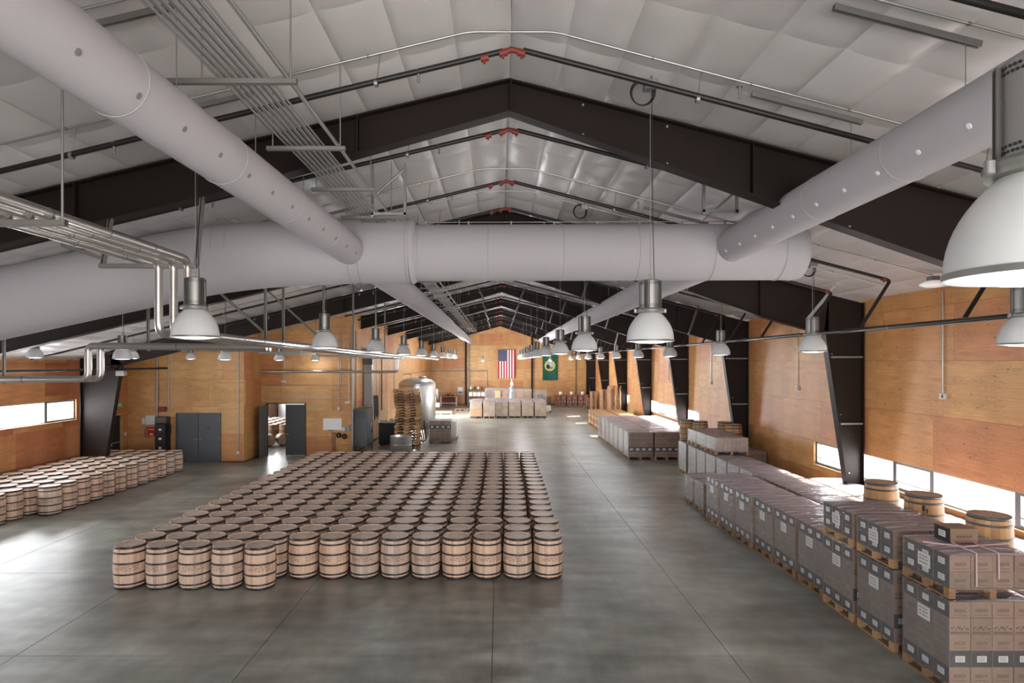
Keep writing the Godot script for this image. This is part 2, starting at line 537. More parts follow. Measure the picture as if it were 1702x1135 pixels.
# ---------------------------------------------------------------- room shell
func ply_panels(parent: Node3D, o: Vector3, ux: Vector3, outline: PackedVector2Array, holes: Array, v0 := 0.0, tones := [0, 1, 2, 3, 4, 5, 6, 7, 8, 9, 11, 4]) -> void:
	# sheets of plywood 2.44 x 1.22 m laid in courses over the wall whose inside face is spanned by ux and up
	var cache := {}
	var lo := outline[0]; var hi := outline[0]
	for p in outline:
		lo = lo.min(p); hi = hi.max(p)
	var j := 0
	var y := v0
	var w := ux.cross(Vector3.UP).normalized()
	while y < hi.y:
		var x := lo.x - (rng.randf() * 2.44)
		var last := -1
		while x < hi.x:
			var g := 0.0025
			var r := PackedVector2Array([Vector2(x + g, y + g), Vector2(x + 2.44 - g, y + g), Vector2(x + 2.44 - g, y + 1.22 - g), Vector2(x + g, y + 1.22 - g)])
			var pieces: Array = Geometry2D.intersect_polygons(r, outline)
			for h in holes:
				var next := []
				for p in pieces: next += Geometry2D.clip_polygons(p, h)
				pieces = next
			for p: PackedVector2Array in pieces:
				if p.size() < 3: continue
				var whole: bool = p.size() == 4 and absf(poly_area(p) - 2.435 * 1.215) < 0.001
				var base := Vector2(x, y)
				var m: Mesh
				if whole and cache.has("full"):
					m = cache["full"]
				else:
					var q := PackedVector2Array()
					for t in p: q.append(t - base)
					var b := MB.new()
					b.prism(q, Vector3.ZERO, ux, Vector3.UP, 0.0, 0.012 + rng.randf() * 0.004)
					m = b.mesh()
					if whole: cache["full"] = m
				var pick: int = tones[rng.randi() % tones.size()]
				if pick == last: pick = tones[rng.randi() % tones.size()]
				last = pick
				obj("plywood_panel", m, M.ply[pick], parent, o + ux * base.x + Vector3.UP * base.y + w * rng.randf() * 0.002)
			x += 2.44
		y += 1.22
		j += 1

func poly_area(p: PackedVector2Array) -> float:
	var a := 0.0
	for i in p.size(): a += p[i].cross(p[(i + 1) % p.size()])
	return absf(a) / 2.0

func rect(x0: float, y0: float, x1: float, y1: float) -> PackedVector2Array:
	return PackedVector2Array([Vector2(x0, y0), Vector2(x1, y0), Vector2(x1, y1), Vector2(x0, y1)])

const BANDS_R := [[8.2, 19.2], [30.2, 41.8], [46.3, 47.5], [52.0, 53.2]]
const SILL_R := 1.36
const HEAD_R := 2.08
const BAND_L := [5.4, 24.6]
const SILL_L := 2.22
const HEAD_L := 3.04

func build_shell() -> void:
	# ground outside and floor
	var g := MB.new()
	g.box(V(0, -0.32, 30), Vector3(160, 0.2, 190))
	struct("ground", g, M.ground, "pale paved yard outside the warehouse windows", "ground")
	var f := MB.new()
	f.box(V((WALL_R + WALL_L) / 2, -0.13, (FAR + NEAR) / 2), Vector3(WALL_R - WALL_L + 0.6, 0.2, FAR - NEAR + 0.6))
	var floor_ := struct("floor", f, M.joint, "polished grey concrete floor cut into large square slabs", "floor")
	var xs := [WALL_L - 0.02, -14.7, -11.05, -7.4, -3.75, -0.1, 3.55, 7.2, WALL_R + 0.02]
	var d := 9.57 - 3.75 * 5
	while d < FAR:
		for i in xs.size() - 1:
			var x0: float = xs[i]; var x1: float = xs[i + 1]
			var d0 := maxf(d, NEAR); var d1 := minf(d + 3.75, FAR)
			if d1 <= d0: continue
			var b := MB.new()
			b.box(Vector3(0, -0.02, 0), Vector3(x1 - x0 - 0.009, 0.04, d1 - d0 - 0.009), Color.WHITE, 0.003)
			obj("floor_slab", b.mesh(), M.concrete, floor_, V((x0 + x1) / 2, 0, (d0 + d1) / 2))
		d += 3.75
	# right wall
	var L := FAR - NEAR
	var eave_r := roof(WALL_R)
	var core := MB.new()
	var t := 0.22
	var seg := func(d0: float, d1: float, y0: float, y1: float) -> void:
		core.box(V(WALL_R + t / 2 + 0.012, (y0 + y1) / 2, (d0 + d1) / 2), Vector3(t, y1 - y0, d1 - d0))
	seg.call(NEAR, FAR, 0.0, SILL_R)
	seg.call(NEAR, FAR, HEAD_R, eave_r + 0.05)
	var at := NEAR
	for b in BANDS_R:
		seg.call(at, b[0], SILL_R, HEAD_R); at = b[1]
	seg.call(at, FAR, SILL_R, HEAD_R)
	var wr := struct("wall_right", core, M.ply_core, "long wall clad in warm orange plywood with a low window band", "wall")
	var holes := []
	for b in BANDS_R: holes.append(rect(FAR - b[1], SILL_R, FAR - b[0], HEAD_R))
	ply_panels(wr, V(WALL_R + 0.012, 0, FAR), Vector3(0, 0, 1), rect(0, 0.02, L, eave_r - 0.02), holes, 2.08 - 1.22 * 2, [3, 6, 8, 3, 1, 6, 11, 8, 10])
	# left wall: plywood to d = 28, plain core beyond (the barrel store)
	core = MB.new()
	var eave_l := roof(WALL_L)
	var segl := func(d0: float, d1: float, y0: float, y1: float) -> void:
		core.box(V(WALL_L - t / 2 - 0.012, (y0 + y1) / 2, (d0 + d1) / 2), Vector3(t, y1 - y0, d1 - d0))
	segl.call(NEAR, FAR, 0.0, SILL_L)
	segl.call(NEAR, FAR, HEAD_L, eave_l + 0.05)
	segl.call(NEAR, BAND_L[0], SILL_L, HEAD_L)
	segl.call(BAND_L[1], 34.0, SILL_L, HEAD_L)
	segl.call(48.0, FAR, SILL_L, HEAD_L)
	var wl := struct("wall_left", core, M.ply_core, "low plywood side wall with a long strip window above the barrels", "wall")
	ply_panels(wl, V(WALL_L - 0.012, 0, NEAR), Vector3(0, 0, -1), rect(0, 0.02, 28.0 - NEAR, eave_l - 0.02), [rect(BAND_L[0] - NEAR, SILL_L, BAND_L[1] - NEAR, HEAD_L), rect(26.4 - NEAR, 0.0, 27.4 - NEAR, 2.22)], 0.02 - 0.45, [6, 10, 12, 13, 6, 10])
	# office walls on the left
	core = MB.new()
	var wall1 := PackedVector2Array([Vector2(WALL_L, 0), Vector2(-11.4, 0), Vector2(-11.4, roof(-11.4)), Vector2(WALL_L, roof(WALL_L))])
	core.prism(wall1, V(0, 0, 28.012), Vector3.RIGHT, Vector3.UP, -0.15, 0.0)
	var w1 := struct("wall_office", core, M.ply_core, "plywood cross wall with grey double doors behind the low barrels", "wall")
	ply_panels(w1, V(0, 0, 28.012), Vector3.RIGHT, wall1, [rect(-14.38, 0, -12.48, 2.19)], 0.05)
	core = MB.new()
	core.box(V(-11.4 - 0.087, roof(-11.4) / 2, 29.08), Vector3(0.15, roof(-11.4), 1.85))
	var w2 := struct("wall_return", core, M.ply_core, "short plywood return wall beside the open doorway", "wall")
	ply_panels(w2, V(-11.412, 0, 28.0), Vector3(0, 0, -1), rect(0, 0, 2.0, roof(-11.4)), [], 0.05)
	core = MB.new()
	var wall2 := PackedVector2Array([Vector2(-11.56, 0), Vector2(-11.12, 0), Vector2(-11.12, 2.48), Vector2(-9.28, 2.48), Vector2(-9.28, 0), Vector2(HALL_L, 0), Vector2(HALL_L, roof(HALL_L)), Vector2(-11.56, roof(-11.56))])
	core.prism(wall2, V(0, 0, 30.012), Vector3.RIGHT, Vector3.UP, -0.18, 0.0)
	var w3 := struct("wall_doorway", core, M.ply_core, "plywood cross wall with the open doorway into the barrel store", "wall")
	ply_panels(w3, V(0, 0, 30.012), Vector3.RIGHT, wall2, [], -0.3)
	core = MB.new()
	core.prism(PackedVector2Array([Vector2(0, 0), Vector2(17, 0), Vector2(17, 3.0), Vector2(25, 3.0), Vector2(25, 0), Vector2(FAR - 30.0, 0), Vector2(FAR - 30.0, roof(HALL_L)), Vector2(0, roof(HALL_L))]), V(HALL_L - 0.012, 0, 30.0), Vector3(0, 0, -1), Vector3.UP, -0.176, 0.0)  # the gap is an added opening, hidden by the tank, for extra light
	var w4 := struct("wall_hall", core, M.ply_core, "long plywood wall of the far hall behind the steel tank", "wall")
	ply_panels(w4, V(HALL_L - 0.012, 0, 30.0), Vector3(0, 0, -1), rect(0, 0.02, FAR - 30.0, roof(HALL_L) - 0.02), [rect(17, 0, 25, 3.0)], 0.1)
	# far gable wall
	core = MB.new()
	var gable := PackedVector2Array([Vector2(WALL_L - 0.2, 0), Vector2(WALL_R + 0.2, 0), Vector2(WALL_R + 0.2, roof(WALL_R)), Vector2(RIDGE_X, RIDGE_Y), Vector2(WALL_L - 0.2, roof(WALL_L))])
	core.prism(gable, V(0, 0, FAR + 0.012), Vector3.RIGHT, Vector3.UP, -0.22, 0.0)
	var wf := struct("wall_far", core, M.ply_core, "tall plywood gable end wall carrying two hanging flags", "wall")
	var g2 := PackedVector2Array([Vector2(HALL_L, 0), Vector2(WALL_R, 0), Vector2(WALL_R, roof(WALL_R)), Vector2(RIDGE_X, RIDGE_Y), Vector2(HALL_L, roof(HALL_L))])
	ply_panels(wf, V(0, 0, FAR + 0.012), Vector3.RIGHT, g2, [], 0.1)
	# end wall behind the camera, with three open bay doors
	core = MB.new()
	var back := PackedVector2Array([Vector2(WALL_L - 0.2, 0)])
	for x in [-2.6, 2.2, 7.0]:
		back.append_array([Vector2(x - 2.3, 0), Vector2(x - 2.3, 4.7), Vector2(x + 2.3, 4.7), Vector2(x + 2.3, 0)])
	back.append_array([Vector2(WALL_R + 0.2, 0), Vector2(WALL_R + 0.2, roof(WALL_R)), Vector2(RIDGE_X, RIDGE_Y), Vector2(WALL_L - 0.2, roof(WALL_L))])
	core.prism(back, V(0, 0, NEAR), Vector3.RIGHT, Vector3.UP, 0.0, 0.2)
	struct("wall_back", core, M.ply[0], "plywood end wall behind the camera with open bay doors", "wall")
	# roof: deck above, insulation facing sagging between straps below
	var dk := MB.new()
	var up := PackedVector2Array([Vector2(WALL_L - 0.5, roof(WALL_L - 0.5) + 0.1), Vector2(RIDGE_X, RIDGE_Y + 0.1), Vector2(WALL_R + 0.5, roof(WALL_R + 0.5) + 0.1), Vector2(WALL_R + 0.5, roof(WALL_R + 0.5) + 0.35), Vector2(RIDGE_X, RIDGE_Y + 0.35), Vector2(WALL_L - 0.5, roof(WALL_L - 0.5) + 0.35)])
	dk.prism(up, V(0, 0, FAR + 0.3), Vector3.RIGHT, Vector3.UP, 0.0, FAR - NEAR + 0.6)
	var ceil := struct("ceiling", dk, M.deck, "pitched ceiling of white vinyl-faced insulation between steel frames", "ceiling")
	var strips := [[], []]
	for k in 4:
		strips[0].append(insulation(false, k)); strips[1].append(insulation(true, k + 10))
	var step := BAY / 6.0
	var dd := FIRST - step * 13
	var i := 0
	while dd < FAR:
		for s in 2:
			obj("insulation_strip", strips[s][(i * 5 + s + i / 4) % 4], M.vinyl, ceil, V(RIDGE_X, RIDGE_Y, dd))
		dd += step; i += 1
	# barrel store beyond the doorway: white lining on its far side
	var st := MB.new()
	st.box(V(-11.9, 2.6, 47.0), Vector3(9.3, 5.2, 0.12))
	struct("wall_store", st, M.white, "white wall at the back of the barrel store", "wall")

func insulation(left: bool, sd: int) -> ArrayMesh:
	var step := BAY / 6.0
	var length := 17.2 if left else 9.9
	var slope := SLOPE_L if left else SLOPE_R
	var cell := 0.68
	var n1 := noise(60 + sd, 1.1, 3); var n2 := noise(90 + sd, 2.6, 2)
	var b := MB.new()
	var h := func(u: float, v: float, cu: float, cv: float) -> float:
		var pillow: float = pow(clampf(4.0 * cu * (1.0 - cu), 0, 1), 0.6) * (0.55 + 0.45 * pow(clampf(4.0 * cv * (1.0 - cv), 0, 1), 0.5))
		var near_ridge: float = 1.0 + 4.0 * exp(-u / 0.6)
		return -slope * u - 0.05 - 0.055 * pillow - 0.006 * near_ridge * (n1.get_noise_2d(u, v * 0.7) + 0.5 * n2.get_noise_2d(u, v)) * pow(clampf(4.0 * cv * (1.0 - cv), 0, 1), 0.25)
	var u0 := 0.0
	var nu := 6; var nv := 6
	while u0 < length:
		var u1 := minf(u0 + cell, length)
		var P := []; var N := []
		for i in nu + 1:
			for k in nv + 1:
				var cu := float(i) / nu; var cv := float(k) / nv
				var a := clampf(cu, 0.02, 0.98); var c := clampf(cv, 0.02, 0.98)
				var u := lerpf(u0, u1, cu); var v := cv * step
				var y: float = h.call(u, v, cu, cv)
				var e := 0.01
				var dyu: float = (h.call(lerpf(u0, u1, a + e), v, a + e, c) - h.call(lerpf(u0, u1, a - e), v, a - e, c)) / (2 * e * (u1 - u0))
				var dyv: float = (h.call(u, (c + e) * step, a, c + e) - h.call(u, (c - e) * step, a, c - e)) / (2 * e * step)
				var sx := -1.0 if left else 1.0
				P.append(Vector3(sx * u, y, -v))
				N.append(Vector3(sx * dyu, -1.0, -dyv).normalized())
		for i in nu:
			for k in nv:
				var q := [i * (nv + 1) + k, (i + 1) * (nv + 1) + k, (i + 1) * (nv + 1) + k + 1, i * (nv + 1) + k + 1]
				if not left: q.reverse()
				var z := Vector2.ZERO
				b.quadn([P[q[0]], P[q[1]], P[q[2]], P[q[3]]], [N[q[0]], N[q[1]], N[q[2]], N[q[3]]], [z, z, z, z])
		u0 = u1
	return b.mesh()

func build_windows() -> void:
	# right-hand bands: wide fixed panes between narrower opening ones with a low rail
	var count := 0
	for b in BANDS_R:
		var cuts := [b[1]]
		var k := 0
		var at: float = b[1]
		while at > b[0] + 0.3:
			var w: float = [1.35, 2.3][0 if k % 2 == 0 else 1]
			if k == 0: w = 1.5
			at -= w
			if at < b[0] + 0.5: at = b[0]
			cuts.append(at); k += 1
		for i in cuts.size() - 1:
			count += 1
			window(count, WALL_R + 0.10, cuts[i + 1], cuts[i], SILL_R, HEAD_R, i % 2 == 0, -1.0, "low window beside the plywood wall, number %d in the glazing order")
	var cl := [24.6, 23.0, 19.2, 17.6, 13.8, 12.2, 8.4, 7.0, 5.4]
	for i in cl.size() - 1:
		count += 1
		window(count, WALL_L - 0.10, cl[i + 1], cl[i], SILL_L, HEAD_L, i % 2 == 0, 1.0, "strip window above the low barrels, number %d in the glazing order")
	# plywood jambs, heads and sills
	var t := MB.new()
	for b in BANDS_R:
		t.box(V(WALL_R + 0.11, HEAD_R - 0.008, (b[0] + b[1]) / 2), Vector3(0.2, 0.016, b[1] - b[0]))
		t.box(V(WALL_R + 0.09, SILL_R + 0.008, (b[0] + b[1]) / 2), Vector3(0.26, 0.016, b[1] - b[0]))
		for s in b: t.box(V(WALL_R + 0.11, (SILL_R + HEAD_R) / 2, s), Vector3(0.2, HEAD_R - SILL_R, 0.018))
	struct("trim_1", t, M.ply[5], "plywood reveals lining the low window band", "trim")
	t = MB.new()
	t.box(V(WALL_L - 0.11, HEAD_L - 0.008, (BAND_L[0] + BAND_L[1]) / 2), Vector3(0.2, 0.016, BAND_L[1] - BAND_L[0]))
	t.box(V(WALL_L - 0.09, SILL_L + 0.008, (BAND_L[0] + BAND_L[1]) / 2), Vector3(0.26, 0.016, BAND_L[1] - BAND_L[0]))
	for s in BAND_L: t.box(V(WALL_L - 0.11, (SILL_L + HEAD_L) / 2, s), Vector3(0.2, HEAD_L - SILL_L, 0.018))
	struct("trim_2", t, M.ply[5], "plywood reveals lining the strip window above the low barrels", "trim")

func window(n: int, x: float, d0: float, d1: float, y0: float, y1: float, opens: bool, _side: float, label: String) -> void:
	var root := thing("window_%d" % n, label % n, "window", V(x, y0, (d0 + d1) / 2), 0, "", "structure")
	var w := d1 - d0; var h := y1 - y0
	var f := MB.new()
	var k := 0.085 if opens else 0.05
	for s in [-1.0, 1.0]:
		f.box(Vector3(0, h / 2, s * (w / 2 - k / 2)), Vector3(0.08, h, k), Color.WHITE, 0.004)
	f.box(Vector3(0, k / 2, 0), Vector3(0.08, k, w - 2 * k), Color.WHITE, 0.004)
	f.box(Vector3(0, h - k / 2, 0), Vector3(0.08, k, w - 2 * k), Color.WHITE, 0.004)
	obj("window_frame", f.mesh(), M.winframe, root)
	obj("pane", boxmesh(Vector3(0.008, h - 2 * k, w - 2 * k), 0.0, Vector3(0, h / 2, 0)), M.glass, root)
	if opens:
		obj("rail", boxmesh(Vector3(0.05, 0.022, w - 2 * k), 0.0, Vector3(0, h * 0.30, 0)), M.alu_dark, root)

# ---------------------------------------------------------------- steel frames
func rafter_depth_r(x: float) -> float:
	return 0.44 + 0.088 * clampf(x, 0.0, 7.0)

func rafter_depth_l(x: float) -> float:
	return 0.44 + 0.045 * clampf(-x, 0.0, 4.0)

func build_frames() -> void:
	for k in range(-1, 8):
		var d := FIRST + BAY * k
		var label := "dark brown steel portal frame spanning the roof, %s counted from the camera" % nth(maxi(k, 0)) if k >= 0 else "dark brown steel portal frame beside and above the camera"
		var root := thing("steel_frame", label, "steel frame", V(0, 0, d), 0, "steel roof frames", "structure")
		var t := 0.016
		# right half: rafter web, then the tapered column
		var web := MB.new()
		var top := []; var bot := []
		for i in 9:
			var x := lerpf(RIDGE_X, 8.75, i / 8.0)
			top.append(Vector2(x, roof(x) - 0.13)); bot.append(Vector2(x, roof(x) - 0.13 - rafter_depth_r(x)))
		bot.reverse()
		web.prism(PackedVector2Array(top + bot), Vector3.ZERO, Vector3.RIGHT, Vector3.UP, -t / 2, t / 2)
		var r := obj("rafter", web.mesh(), M.frame, root)
		var fl := MB.new()
		flange(fl, Vector2(RIDGE_X, roof(RIDGE_X) - 0.13), Vector2(8.75, roof(8.75) - 0.13))
		flange(fl, Vector2(RIDGE_X, roof(RIDGE_X) - 0.13 - 0.44), Vector2(7.0, roof(7.0) - 0.13 - rafter_depth_r(7.0)))
		flange(fl, Vector2(7.0, roof(7.0) - 0.13 - rafter_depth_r(7.0)), Vector2(8.62, roof(8.75) - 0.13 - rafter_depth_r(8.75)))
		obj("flange", fl.mesh(), M.frame, r)
		for x in [RIDGE_X + 0.02, 3.6, 6.9]:
			obj("stiffener", boxmesh(Vector3(0.02, rafter_depth_r(x), 0.22), 0.0, Vector3(x, roof(x) - 0.13 - rafter_depth_r(x) / 2, 0)), M.frame, r)
		var knee := roof(8.75) - 0.13 - rafter_depth_r(8.75)
		var cw := MB.new()
		var out := 9.62
		cw.prism(PackedVector2Array([Vector2(9.38, 0.02), Vector2(out, 0.02), Vector2(out, roof(out) - 0.13), Vector2(8.75, roof(8.75) - 0.13), Vector2(8.62, knee)]), Vector3.ZERO, Vector3.RIGHT, Vector3.UP, -t / 2, t / 2)
		var c := obj("column", cw.mesh(), M.frame, root)
		fl = MB.new()
		flange(fl, Vector2(9.38, 0.02), Vector2(8.62, knee))
		flange(fl, Vector2(out, 0.02), Vector2(out, roof(out) - 0.13))
		fl.box(Vector3((9.38 + out) / 2, 0.012, 0), Vector3(0.4, 0.024, 0.3))
		obj("flange", fl.mesh(), M.frame, c)
		obj("stiffener", boxmesh(Vector3(1.0, 0.02, 0.22), 0.0, Vector3((8.66 + out) / 2, knee + 0.02, 0)), M.frame, c)
		for y in [4.62, 2.86]:      # galvanised girt lugs across the web
			var xi := lerpf(9.38, 8.62, (y - 0.02) / (knee - 0.02)) + 0.06
			obj("girt_lug", boxmesh(Vector3(9.66 - xi, 0.045, 0.06), 0.004, Vector3((xi + 9.66) / 2, y, 0.06)), M.galv, c)
		var bolts := MB.new()
		for y in [1.55, 3.1, 4.7]:
			bolts.lathe([Vector2(0.0, 0.02), Vector2(0.018, 0.02), Vector2(0.018, 0.0)], 6, Color.WHITE, false, Vector3(lerpf(9.38, 8.62, y / knee) + 0.13, y, t / 2), Basis(Vector3.RIGHT, PI / 2))
		for x in [1.2, 2.4, 5.0]:
			for s in [0.08, -0.08]:
				bolts.lathe([Vector2(0.018, 0.0), Vector2(0.018, 0.02), Vector2(0.0, 0.02)], 6, Color.WHITE, false, Vector3(x, roof(x) - 0.13 - (0.06 if s > 0 else rafter_depth_r(x) - 0.06), t / 2), Basis(Vector3.RIGHT, PI / 2))
		obj("bolt_heads", bolts.mesh(), M.bolt, root)
		# left half: to the low side wall in front of the cross walls, to the hall wall beyond
		var full := d < 28.0
		var xe := -15.0 if full else HALL_L + 0.02
		web = MB.new(); top = []; bot = []
		for i in 9:
			var x := lerpf(RIDGE_X, xe, i / 8.0)
			top.append(Vector2(x, roof(x) - 0.13)); bot.append(Vector2(x, roof(x) - 0.13 - rafter_depth_l(x)))
		bot.reverse()
		web.prism(PackedVector2Array(top + bot), Vector3.ZERO, Vector3.RIGHT, Vector3.UP, -t / 2, t / 2)
		r = obj("rafter", web.mesh(), M.frame, root)
		fl = MB.new()
		flange(fl, Vector2(RIDGE_X, roof(RIDGE_X) - 0.13), Vector2(xe, roof(xe) - 0.13))
		flange(fl, Vector2(RIDGE_X, roof(RIDGE_X) - 0.57), Vector2(-4.0, roof(-4.0) - 0.13 - rafter_depth_l(-4.0)))
		flange(fl, Vector2(-4.0, roof(-4.0) - 0.13 - rafter_depth_l(-4.0)), Vector2(xe, roof(xe) - 0.13 - rafter_depth_l(xe)))
		obj("flange", fl.mesh(), M.frame, r)
		for x in [-2.0, -3.9, -6.0]:
			obj("stiffener", boxmesh(Vector3(0.02, rafter_depth_l(x), 0.22), 0.0, Vector3(x, roof(x) - 0.13 - rafter_depth_l(x) / 2, 0)), M.frame, r)
		if full:
			var kl := roof(-14.6) - 0.13 - rafter_depth_l(-14.6)
			cw = MB.new()
			cw.prism(PackedVector2Array([Vector2(-16.15, 0.02), Vector2(-15.3, 0.02), Vector2(-14.6, kl), Vector2(-15.0, roof(-15.0) - 0.13), Vector2(-16.15, roof(-16.15) - 0.13)]), Vector3.ZERO, Vector3.RIGHT, Vector3.UP, -t / 2, t / 2)
			c = obj("column", cw.mesh(), M.frame, root)
			fl = MB.new()
			flange(fl, Vector2(-15.3, 0.02), Vector2(-14.6, kl))
			flange(fl, Vector2(-16.15, 0.02), Vector2(-16.15, roof(-16.15) - 0.13))
			flange(fl, Vector2(-14.6, kl), Vector2(-15.3, kl - 0.05))
			obj("flange", fl.mesh(), M.frame, c)
			obj("stiffener", boxmesh(Vector3(0.02, 0.7, 0.22), 0.0, Vector3(-15.0, roof(-15.0) - 0.5, 0)), M.frame, c)

func flange(b: MB, p: Vector2, q: Vector2) -> void:
	var m := (p + q) / 2.0
	b.box(Vector3(m.x, m.y, 0), Vector3((q - p).length(), 0.022, 0.24), Color.WHITE, 0.0, Basis(Vector3.BACK, (q - p).angle()))

# ---------------------------------------------------------------- fabric ducts
func build_ducts() -> void:
	var D := 12.0
	# the trunk that crosses the hall
	var root := thing("fabric_duct", "large white fabric duct crossing the hall from side to side under the roof", "duct", V(0, 0, D), 0, "white fabric ducts")
	var b := MB.new()
	b.path(fillet([Vector3(-13.6, 4.73, 0), Vector3(-5.3, 6.52, 0), Vector3(-2.7, 6.62, 0)], 1.4, 10), 0.67, 36, Color.WHITE, false, 0.62)
	obj("sloping_section", b.mesh(), M.fabric, root)
	b = MB.new()
	b.path([Vector3(-2.75, 6.62, 0), Vector3(-1.66, 6.60, 0)], 0.615, 36, Color.WHITE, false)
	var rot := Basis(Vector3.BACK, -PI / 2)
	b.lathe([Vector2(0.615, 0), Vector2(0.60, 0.05), Vector2(0.54, 0.10)], 36, Color.WHITE, true, Vector3(-1.66, 6.60, 0), rot)
	obj("junction", b.mesh(), M.fabric, root)
	b = MB.new()
	b.path([Vector3(-1.6, 6.58, 0), Vector3(5.5, 6.60, 0)], 0.535, 36, Color.WHITE, false)
	obj("straight_section", b.mesh(), M.fabric, root)
	b = MB.new()
	b.lathe([Vector2(0.535, 0), Vector2(0.545, 0.12), Vector2(0.52, 0.26), Vector2(0.44, 0.31), Vector2(0.2, 0.30), Vector2(0.0, 0.27)], 36, Color.WHITE, true, Vector3(5.48, 6.60, 0), rot)
	obj("end_cap", b.mesh(), M.fabric, root)
	for k in 12:        # puckers of the gathered end
		var t := TAU * k / 12.0
		b = MB.new()
		b.tube(Vector3(5.6, 6.60 + cos(t) * 0.53, sin(t) * 0.53), Vector3(5.8, 6.60 + cos(t) * 0.36, sin(t) * 0.36), 0.018, 6)
		obj("pucker", b.mesh(), M.fabric, root)
	for x in [-9.9, -8.3, -6.6]:
		seam(root, Vector3(x, 6.52 + (x + 5.3) * 0.2155, 0), Vector3(1, 0.2155, 0), 0.655)
	for x in [-5.25, -5.0, -2.78, -2.6, -1.72]:
		seam(root, Vector3(x, 6.60, 0), Vector3.RIGHT, 0.635 if x < -3 else 0.62)
	for x in [-1.5, -0.2, 1.2, 2.6, 4.0, 5.3]:
		seam(root, Vector3(x, 6.59, 0), Vector3.RIGHT, 0.537)
	# hanging cable along the top with clips
	var w := MB.new()
	w.tube(Vector3(-1.5, 7.17, 0), Vector3(5.4, 7.19, 0), 0.008, 6)
	for k in 9: w.box(Vector3(-1.4 + k * 0.82, 7.155, 0), Vector3(0.03, 0.07, 0.03))
	obj("suspension_cable", w.mesh(), M.wire, root)
	# four branches running lengthwise
	branch("white fabric branch duct with dark nozzles slanting overhead to the crossing duct", Vector3(-2.92, 6.6, 1.2), Vector3(-2.74, 6.56, 11.6), 0.25, 0.28, true, false, M.nozzle, -32.0)
	branch("white fabric branch duct running from the crossing duct to the flag wall, pallet stack side", Vector3(-2.72, 6.55, 12.3), Vector3(-2.75, 6.45, 60.0), 0.33, 0.30, false, true, M.nozzle, 200.0)
	branch("white fabric branch duct with pale nozzles passing behind the big near lamp", Vector3(4.14, 6.66, 1.2), Vector3(4.30, 6.64, 11.7), 0.285, 0.30, true, false, M.nozzle_light, 215.0)
	branch("white fabric branch duct running from the crossing duct to the flag wall, window side", Vector3(4.3, 6.56, 12.3), Vector3(4.05, 6.5, 60.0), 0.36, 0.33, false, true, M.nozzle, 200.0)

func seam(root: Node3D, at: Vector3, dir: Vector3, r: float) -> void:
	var d := dir.normalized()
	var y := Vector3.UP - d * d.dot(Vector3.UP)
	y = y.normalized()
	var z := d.cross(y)
	var b := MB.new()
	var p := []
	for k in 41:
		var t := TAU * k / 40.0
		p.append(at + (y * cos(t) + z * sin(t)) * r)
	b.path(p, 0.005, 6, Color.WHITE, false)
	obj("seam", b.mesh(), M.fabric_seam, root)

func branch(label: String, a: Vector3, e: Vector3, r0: float, r1: float, near: bool, stepped: bool, noz: Material, angle: float) -> void:
	var root := thing("fabric_duct", label, "duct", V(a.x, a.y, a.z), 0, "white fabric ducts")
	var p1 := V(e.x - a.x, e.y - a.y, e.z - a.z)
	var b := MB.new()
	if stepped:
		var q := [0.0, 0.45, 0.455, 0.80, 0.805, 1.0]
		var rr := [r0, r0, r0 * 0.88, r0 * 0.88, r0 * 0.72, r0 * 0.72]
		for i in q.size() - 1:
			b.path([p1 * q[i], p1 * q[i + 1]], rr[i], 28, Color.WHITE, i == q.size() - 2, rr[i + 1])
	else:
		b.path([Vector3.ZERO, p1], r0, 36, Color.WHITE, false, r1)
	obj("sleeve", b.mesh(), M.fabric, root)
	var n := 6 if near else 16
	for k in range(1, n):
		var t := float(k) / n
		seam(root, p1 * t, p1, lerpf(r0, r1, t) * (1.0 if not stepped or t < 0.45 else (0.88 if t < 0.8 else 0.72)) + 0.002)
	if near:
		var dir := p1.normalized()
		for k in 14:
			var t := 0.14 + 0.062 * k
			var an := deg_to_rad(angle)
			var out := Vector3(cos(an), sin(an), 0)
			var nz := MB.new()
			nz.lathe([Vector2(0.026, -0.004), Vector2(0.026, 0.006), Vector2(0.0, 0.007)], 14, Color.WHITE, false, p1 * t + out * lerpf(r0, r1, t), Basis(Quaternion(Vector3.UP, out)))
			obj("nozzle", nz.mesh(), noz, root)
	var w := MB.new()
	w.tube(Vector3(0, r0 + 0.04, 0), p1 + Vector3(0, r1 + 0.04, 0), 0.006, 6)
	obj("suspension_cable", w.mesh(), M.wire, root)

# ---------------------------------------------------------------- barrels
func barrel_radius(y: float) -> float:
	var t := (y / 0.845 - 0.5) * 2.0
	return 0.3085 - 0.031 * t * t

